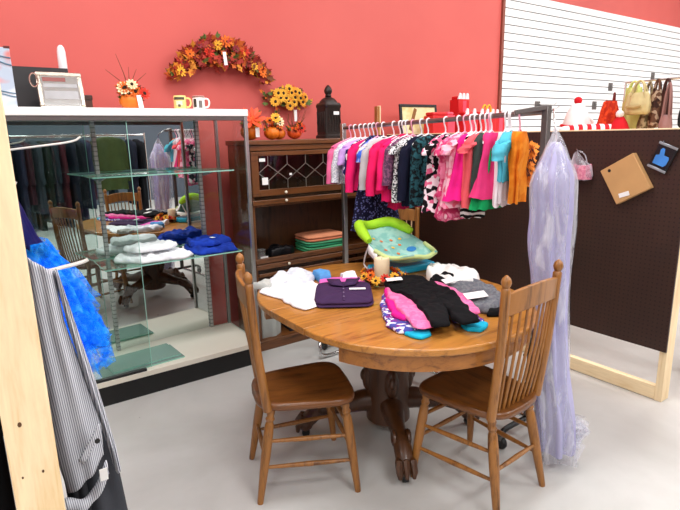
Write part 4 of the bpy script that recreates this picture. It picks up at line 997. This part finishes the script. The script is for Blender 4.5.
# second display table with holiday goods and bags
t = thing('merchandise_table', 'pine merchandise table behind the pegboard partition carrying holiday plush', 'table', (4.1, 2.25, 0))
MB().box(-.45, .45, -.95, .5, 1.46, 1.49).build('tabletop', PINEY, t, bevel=.003)
for x in (-.42, .42):
    for y in (-.92, .47): MB().box(x-.025, x+.025, y-.025, y+.025, 0, 1.46).build('leg', PINE, t, bevel=.003)
PZ = 1.491
FL = fabric('white_plush', '#f4f1f0'); RF = fabric('red_felt', '#d3222c')
t = thing('plush_hat', 'white plush hat with red pompom and red band behind the pegboard', 'plush', (3.98, 2.42, PZ))
MB().lathe([(.105,0),(.115,.03),(.105,.1),(.085,.17),(.065,.22),(.04,.255),(.01,.27)], n=24).build('body', FL, t)
MB().sphere((0, 0, .285), .03, 12).build('pompom', RF, t)
MB().tube([(.109*cos(2*pi*k/28), .109*sin(2*pi*k/28), .09+.012*sin(2*pi*k/28)) for k in range(28)], .012, 8, closed=True).build('band', RF, t)
MB().tube([(.06, -.02, .17), (.13, -.03, .12), (.16, -.03, .05)], [.03, .035, .03], 10).build('ear_flap', FL, t)
CANE = fabric('candy_stripe', '#f5f1f0', '#d8232e', 'stripes', 5)
t = thing('candy_cane_plush', 'red and white striped plush cane lying before the plush hat', 'plush', (3.86, 2.22, PZ+.05), radians(-40))
MB().tube(smooth_path([(-.2, 0, 0), (-.1, 0, .012), (.1, 0, .012), (.2, 0, 0), (.25, .03, 0), (.24, .1, 0)], 2), .042, 14).build('cane', CANE, t)
MB().sphere((-.2, 0, 0), .042, 12).build('end_cap', FL, t)
OR = fabric('orange_red_cloth', '#d9461f', '#b32c16', 'blotch', 24)
t = thing('orange_stocking', 'orange red patterned stocking standing between plush hat and santa cap', 'stocking', (4.05, 2.20, PZ))
MB().loft(col(lerpws([(.27, 0, 0, .05, .04), (.2, 0, 0, .085, .05), (.08, 0, 0, .11, .06), (.0, 0, 0, .1, .06)], 14), 3, .1)).build('body', OR, t, angle=80)
MB().tube(smooth_path([(.03, 0, .25), (.04, 0, .33), (.055, 0, .33), (.06, 0, .25)], 2), .006, 6).build('hanging_loop', M('dark_red_cord', '#6a1712', .8), t)
t = thing('red_felt_cap', 'red felt cap with white pompom on its tip behind the pegboard', 'hat', (3.98, 2.08, PZ))
MB().lathe([(.07,0),(.07,.05),(.05,.11),(.025,.15),(.004,.165)], n=20).build('cap', RF, t)
MB().sphere((-.01, 0, .17), .028, 12).build('pompom', FL, t)
# bag rack
t = thing('bag_stand', 'slim chrome countertop bag stand behind the pegboard partition', 'stand', (4.15, 1.85, PZ))
for y in (-.42, .3): MB().tube([(0, y, .01), (0, y, .40)], .007, 8).build('post', CHROME, t); MB().tube([(-.15, y, .008), (.15, y, .008)], .007, 8).build('foot', CHROME, t)
MB().tube([(0, -.42, .40), (0, .3, .40)], .007, 8).build('bar', CHROME, t)
def handbag(y, w, h, dep, z_, mat, label, strap=.2, x=4.15, slouch=0, flap=None, rz=0):
    t = thing('handbag', label, 'handbag', (x, y, z_), rz, 'handbags on the stand')
    R = lerpws([(h, 0, 0, dep*.35, w*.40), (h*.85, 0, 0, dep*.6, w*.46), (h*.4, 0, 0, dep, w*.52), (h*.1, 0, 0, dep*.95, w*.5), (0, 0, 0, dep*.6, w*.42)], 14)
    MB().loft(col([[a[0], a[1], a[2], a[3], a[4]] for a in R], y*9, .06+slouch)).build('body', mat, t, angle=80)
    for s in (-1, 1):
        MB().tube(smooth_path([(s*dep*.35, -w*.28, h*.85), (s*.01, -w*.2, h+strap*.6), (0, 0, h+strap), (s*.01, w*.2, h+strap*.6), (s*dep*.35, w*.28, h*.85)], 3), .007, 7).build('strap', mat, t)
    if flap: MB().tube([(-dep-.005, -w*.3, h*.35), (-dep-.01, 0, h*.3), (-dep-.005, w*.3, h*.35)], .01, 8).build('trim_band', flap, t)
handbag(2.085, .13, .30, .04, 1.55, fabric('lime_yellow_cloth', '#d6dd86'), 'pale lime yellow fabric bag, leftmost of the hanging handbags', .05, slouch=.05)
handbag(1.985, .17, .15, .06, 1.655, fabric('khaki_leather', '#cdbd8a', rough=.6), 'khaki beige handbag hung in front of the others', .09, x=4.03, flap=M('tan_trim', '#a98f58', .6))
handbag(1.975, .10, .2, .05, 1.50, fabric('taupe_print', '#b4a37f', '#6d5a3f', 'blotch', 24), 'taupe patterned handbag below the khaki bag', .20, x=4.15, slouch=.06)
handbag(1.905, .07, .26, .045, 1.56, fabric('brown_snake', '#6a4a3a', '#b79d86', 'floral', 40, c3='#3b2520'), 'brown snakeskin print handbag at the middle of the stand', .08, x=4.12)
handbag(1.85, .08, .24, .045, 1.57, fabric('dark_brown_leather', '#4a2c26', rough=.55), 'dark brown leather handbag right of the snakeskin bag', .09, x=4.14)
handbag(1.80, .08, .12, .045, 1.52, fabric('mauve_leather', '#9c7470', rough=.55), 'mauve clutch bag under the dark brown handbag', .24, x=4.06)
handbag(1.70, .10, .17, .05, 1.56, fabric('charcoal_leather', '#2b2f33', rough=.5), 'charcoal handbag at the right edge of the photo', .16, x=4.14)
handbag(1.64, .12, .1, .05, 1.50, fabric('cream_leather', '#e5d9b6', rough=.5), 'cream handbag below the charcoal one at right edge', .27, x=4.08)
# slatwall hooks
for i, (x, z_) in enumerate([(5.6, 1.80), (6.75, 1.86), (5.55, 2.18-.34), (7.1, 2.10), (8.2, 2.28), (9.2, 2.2)]):
    t = thing('slatwall_hook', 'empty chrome hook on the white slatwall', 'hook', (x, WY-.02, z_), 0, 'empty slatwall hooks')
    MB().box(-.05, .05, -.006, 0, -.05, .05).build('plate', STEEL, t, bevel=.003)
    MB().tube([(0, -.005, .02), (0, -.22, .0), (0, -.25, .02)], .006, 7).build('prong', CHROME, t)

# ------------------------------------------------------------------ garments on the left partition
RODM = M('white_wire', '#ece9e2', .35, .2, .04)
def rod(a, b, label, tip=.02):
    t = thing('peg_hook', label, 'hook', a)
    v = Vector(b)-Vector(a)
    MB().tube(smooth_path([(0, 0, 0), tuple(v*.5), tuple(v*.92), tuple(v+Vector((0, 0, tip)))], 2), .005, 8).build('rod', RODM, t)
    MB().box(-.004, .002, -.012, .012, -.03, .03).build('back_plate', STEEL, t, bevel=.002)
rod((.078, 2.86, 1.505), (.49, 2.86, 1.55), 'long white wire hook reaching from the partition at case top height')
rod((.078, 1.48, 1.225), (.235, 1.48, 1.245), 'short white wire hook holding the striped garment', .004)
rod((.078, 2.2, 1.40), (.15, 2.2, 1.405), 'white wire hook carrying the blue tutu dress', .01)
# striped overalls: hangs in the plane of the rod, seen from its front
def denim():
    m, nt, b, o = new_mat('railroad_stripe'); v = coords(nt, (1, 1, 1), (0, radians(4), 0))
    w = nt.nodes.new('ShaderNodeTexWave'); w.inputs['Scale'].default_value = 62; w.bands_direction = 'X'; w.inputs['Distortion'].default_value = .5; w.inputs['Detail Scale'].default_value = .6
    nt.links.new(v, w.inputs['Vector'])
    nt.links.new(ramp(nt, w.outputs['Fac'], [(.16, lin('#666b7b')), (.34, lin('#d2d4da'))]), b.inputs['Base Color'])
    b.inputs['Roughness'].default_value = .85; return m
STR = denim()
def sheet(left, right, y0, dep, seed, n=18, thick=.012, waves=2.2, m=40, amp=.010):
    """hanging cloth: left/right are lists of (x,z) from top to bottom"""
    def at(P, u):
        f = u*(len(P)-1); i = min(int(f), len(P)-2); q = f-i; return (P[i][0]+(P[i+1][0]-P[i][0])*q, P[i][1]+(P[i+1][1]-P[i][1])*q)
    rows = []
    for j in range(m+1):
        a, b = at(left, j/m), at(right, j/m); row = []
        for k in range(n+1):
            u = k/n; x = a[0]+(b[0]-a[0])*u; z_ = a[1]+(b[1]-a[1])*u
            y = y0 + dep*(1-(2*u-1)**2)*-1 + amp*sin(u*waves*2*pi+seed+j*.03)*(.6+.4*nz(u*3, j*.1, seed)) + .012*nz(x*9, z_*5, seed)
            row.append((x, y, z_))
        rows.append(row)
    return MB().loft(rows, False, False)
t = thing('striped_overalls', 'grey and white railroad stripe overalls hanging beside the pine post', 'overalls', (0, 1.46, 0))
sheet([(.086,1.29),(.086,1.13),(.088,.95),(.098,.72),(.112,.62)], [(.150,1.235),(.158,1.10),(.185,.93),(.212,.79),(.208,.70)], 0, .03, 1).build('trouser_leg', STR, t, solid=.004, angle=80)
sheet([(.15,1.235),(.165,1.10),(.195,.9),(.228,.70),(.236,.625)], [(.158,1.237),(.188,1.06),(.215,.9),(.245,.70),(.25,.63)], .02, .02, 5, n=8).build('trouser_leg', STR, t, solid=.004, angle=80)
cf = MB(); rows = []
for j in range(7):
    v_ = j/6; row = []
    for k in range(17):
        u = k/16; a = pi*1.1*v_; x = .098+.11*u; z0 = .628+.065*u*u-.03*sin(pi*u)
        row.append((x, -.032-.016*sin(a)+.004*sin(u*14), z0-.014+.018*cos(a)+.003*sin(u*9+v_*4)))
    rows.append(row)
cf.loft(rows, False, False).build('rolled_cuff', STR, t, solid=.004, angle=80)
sheet([(.14,.735),(.15,.72)], [(.20,.82),(.203,.80)], -.045, .006, 2, n=8, m=4, amp=.002).build('pocket', STR, t, solid=.004)
MB().lathe([(.002,0),(.007,0),(.007,.003),(.002,.003)], n=12).xf(Matrix.Translation((.19, -.05, .775)) @ Matrix.Rotation(pi/2, 4, 'X')).build('button', BLACKP, t)
MB().box(.185, .205, -.052, -.05, .655, .69).build('price_tag', PAPER, t, smooth=False)
t = thing('charcoal_trousers', 'charcoal trousers hanging behind and below the striped overalls by the pine post', 'trousers', (0, 1.56, 0))
sheet([(.09,1.2),(.10,.9),(.115,.6),(.125,.12)], [(.14,1.2),(.20,.9),(.25,.66),(.29,.12)], 0, .03, 3).build('trouser_leg', fabric('charcoal_twill', '#3e4046'), t, solid=.006, angle=80)
sheet([(.09,1.2),(.095,.9),(.11,.6),(.115,.12)], [(.12,1.2),(.14,.9),(.16,.6),(.185,.12)], -.05, .02, 6).build('trouser_leg', fabric('black_twill', '#222327'), t, solid=.006, angle=80)
MB().tube([(.078, 0, 1.2), (.15, 0, 1.2)], .005, 6).build('hook', RODM, t)
t = thing('black_coat', 'black coat hanging on the far side of the left pine post', 'coat', (-.012, 1.42, 0))
sheet([(-.2,1.1),(-.26,.7),(-.28,.2)], [(-.002,1.1),(-.002,.7),(-.002,.2)], 0, .05, 4).build('body', fabric('black_wool', '#131316'), t, solid=.01, angle=80)
MB().tube([(0, 0, 1.09), (-.15, 0, 1.09)], .006, 6).build('hook', STEEL, t)

# tutu dress
def tulle():
    m = bpy.data.materials.new('bright_blue_tulle'); m.use_nodes = True; nt = m.node_tree; nt.nodes.clear()
    out = nt.nodes.new('ShaderNodeOutputMaterial'); tr = nt.nodes.new('ShaderNodeBsdfTransparent'); df = nt.nodes.new('ShaderNodeBsdfDiffuse'); tl = nt.nodes.new('ShaderNodeBsdfTranslucent')
    cr = ramp(nt, noise_tex(nt, coords(nt), 26, 4, .6, 1), [(.32, lin('#0b5fc4')), (.5, lin('#1a8be6')), (.7, lin('#5cc0fa'))])  # darker and lighter blues by noise, shading of the loops put into the colour
    nt.links.new(cr, df.inputs[0]); tl.inputs[0].default_value = lin('#1670b8')
    a = nt.nodes.new('ShaderNodeAddShader'); nt.links.new(df.outputs[0], a.inputs[0]); nt.links.new(tl.outputs[0], a.inputs[1])
    mx = nt.nodes.new('ShaderNodeMixShader'); v = coords(nt); n = noise_tex(nt, v, 18, 3)
    nt.links.new(ramp(nt, n, [(.35, (.18,)*3+(1,)), (.65, (.6,)*3+(1,))]), mx.inputs[0])
    nt.links.new(tr.outputs[0], mx.inputs[1]); nt.links.new(a.outputs[0], mx.inputs[2]); nt.links.new(mx.outputs[0], out.inputs[0]); return m
TU = tulle()
t = thing('tutu_dress', 'bright blue tulle tutu dress hanging from the left partition before the display case', 'dress', (.225, 2.2, 0))
MB().loft(col(lerpws([(1.36, -.10, 0, .02, .06), (1.31, -.10, 0, .035, .09), (1.24, -.09, 0, .045, .10), (1.14, -.06, 0, .06, .09)], 14), 2, .06)).build('bodice', fabric('navy_satin', '#0d1658', rough=.4), t, angle=80)
for L_, (r0, r1, ztop_, zbot) in enumerate([(.07, .12, 1.2, .73), (.06, .14, 1.17, .82), (.07, .15, 1.2, .70), (.05, .13, 1.19, .95), (.06, .15, 1.15, .80)]):
    R = []; n = 96; m_ = 16
    for j in range(m_+1):
        u = j/m_; row = []
        rr = r0+(r1-r0)*.9*u**.8; cx_ = -.075+.085*u**.8
        for k in range(n):
            a = 2*pi*k/n; f = 1+(.05+.22*u)*(.55*sin(a*9+L_*1.7+u*2)+.35*sin(a*15-L_+u*3)+.6*nz(a*3, u*4, L_))
            x = cx_+rr*f*cos(a); x = max(x, -.155+.02*u+.012*nz(a*4, u*3, L_))
            row.append((x, rr*1.35*f*sin(a), ztop_+(zbot-ztop_)*u+.02*u*nz(a*5, L_, u)))
        R.append(row)
    MB().loft(R, False).build('tulle_layer', TU, t, angle=180)
tf = MB(); q_ = random.Random(4)
for k in range(80):
    u = q_.random()**.8; a = q_.uniform(-2.1, 1.2); rr = .065+.085*u; c = Vector((-.075+.085*u**.8+rr*cos(a), rr*1.35*sin(a), 1.16-.42*u)); d = Vector((cos(a), sin(a), q_.uniform(-.7, .3))).normalized()
    e1 = d.cross(Vector((0, 0, 1))).normalized(); e2 = d.cross(e1); e1 = (e1+d*q_.uniform(-.5, .5)).normalized(); R0 = q_.uniform(.025, .045); ph = q_.uniform(0, 6)
    for f0, f1 in ((.15, .6), (.6, 1.0)):
        ring = [[c+(e1*cos(2*pi*m_/18)+e2*sin(2*pi*m_/18))*R0*f_+d*.013*f_*sin(2*pi*m_/18*4+ph) for m_ in range(18)] for f_ in (f0, f1)]
        tf.loft(ring, False)
tf.build('tulle_ruffles', TU, t, smooth=True, angle=180)

# ------------------------------------------------------------------ racks behind the camera, seen in the mirror
def back_rack(x0, x1, y, label):
    t = thing('clothes_rack', label, 'clothes rack', (0, y, 0))
    MB().tube([(x0, 0, 1.62), (x1, 0, 1.62)], .013, 10).build('hanging_bar', CHROME, t)
    for x in (x0, x1):
        MB().tube([(x, 0, .06), (x, 0, 1.65)], .014, 10).build('post', CHROME, t); MB().tube([(x, -.25, .04), (x, .25, .04)], .018, 8).build('foot_bar', CHROME, t)
back_rack(.9, 2.9, -.75, 'clothes rack behind the camera, reflected in the case mirror with green jacket')
t = thing('clothes_rack', 'low clothes rack far behind the camera, reflected dark clothes in the mirror', 'clothes rack', (0, -3.5, 0))
MB().tube([(-1.1, 0, 1.04), (3.0, 0, 1.04)], .013, 10).build('hanging_bar', CHROME, t)
for x in (-1.1, 3.0): MB().tube([(x, 0, .03), (x, 0, 1.06)], .014, 10).build('post', CHROME, t); MB().tube([(x, -.25, .018), (x, .25, .018)], .018, 8).build('foot_bar', CHROME, t)
back_rack(-1.0, 3.6, -3.2, 'long clothes rack far behind the camera, reflected dark clothes in the mirror')
back_rack(-.6, .75, -1.6, 'clothes rack behind the camera, reflected with dark clothes in the mirror')
DK = [('#1d2230', 'dark navy'), ('#3a1f2a', 'dark maroon'), ('#26303a', 'slate'), ('#15171c', 'black'), ('#39424c', 'blue grey'), ('#4a1d26', 'wine red'), ('#2a2f44', 'indigo'), ('#202a26', 'dark teal')]
bp_ = {}
for ri, (xs, yb) in enumerate([([.98+.105*k for k in range(18)], -.75), ([-.55+.1*k for k in range(13)], -1.6), ([-.9+.13*k for k in range(34)], -3.2), ([-.95+.15*k for k in range(26)], -3.5)]):
    for k, x in enumerate(xs):
        ck = DK[(k*3+ri) % len(DK)]; key = (ck[1], k % 3)
        if ri == 0 and 2.1 < x < 2.56: continue
        if key not in bp_:
            o = garment(.2, .2, .8+.13*(k % 3), .5, 200+k, .05).build('dark_shirt', fabric('rack_'+ck[1].replace(' ', '_'), ck[0]), None, angle=80); bp_[key] = o
        else:
            o = bp_[key].copy(); C.objects.link(o)
        o.location = (x, yb, 1.56 if ri < 3 else .98); o.rotation_euler = (0, 0, pi/2+RND.uniform(-.1, .1))
        tag(o, f'{ck[1]} top on a rack behind the camera, dimly reflected in the case mirror', 'top', 'dark tops on the racks behind the camera')
o = garment(.23, .22, .74, .58, 301, .06).build('green_jacket', fabric('olive_green', '#46542f'), None, loc=(2.33, -.66, 1.60), rot=(0, 0, pi+.1), angle=80)
tag(o, 'olive green jacket facing out on a rack, reflected in the case mirror', 'jacket')
MB().tube([(0, 0, 0), (0, 0, .04), (.012, 0, .055), (0, .11, .05)], .004, 6).build('hanger_hook', CHROME, o)

# ------------------------------------------------------------------ light
def area(loc, sx, sy, power, rot=(0, 0, 0), col=(.97, .99, 1)):
    l = bpy.data.lights.new('area', 'AREA'); l.shape = 'RECTANGLE'; l.size = sx; l.size_y = sy; l.energy = power; l.color = col
    o = bpy.data.objects.new('ceiling_light', l); o.location = loc; o.rotation_euler = rot; C.objects.link(o)
    return o
for x in (-2.2, 1.2, 4.6, 8.0):
    for y in (-4.2, -1.2, 1.9):
        area((x, y, 4.12), 1.5, .7, 74)
w = bpy.data.worlds.new('world'); w.use_nodes = True; bpy.context.scene.world = w
w.node_tree.nodes['Background'].inputs[0].default_value = (.9, .95, 1, 1); w.node_tree.nodes['Background'].inputs[1].default_value = .5

# ------------------------------------------------------------------ camera
cam = bpy.data.cameras.new('camera'); co = bpy.data.objects.new('camera', cam); C.objects.link(co)
cam.sensor_width = 36; cam.lens = 530/680*36; cam.clip_start = .05
yaw, pitch, roll = radians(35), radians(12.7), radians(1.2)
fw = Vector((sin(yaw)*cos(pitch), cos(yaw)*cos(pitch), -sin(pitch))); rt = Vector((cos(yaw), -sin(yaw), 0)); up = rt.cross(fw)
r2 = rt*cos(roll)-up*sin(roll); u2 = r2.cross(fw)
mw = Matrix(((r2.x, u2.x, -fw.x, 0), (r2.y, u2.y, -fw.y, 0), (r2.z, u2.z, -fw.z, 1.55), (0, 0, 0, 1)))
co.matrix_world = mw
sc = bpy.context.scene; sc.camera = co
sc.view_settings.view_transform = 'Standard'; sc.view_settings.look = 'None'; sc.view_settings.exposure = 0.0
sc.cycles.max_bounces = 10; sc.cycles.transparent_max_bounces = 24
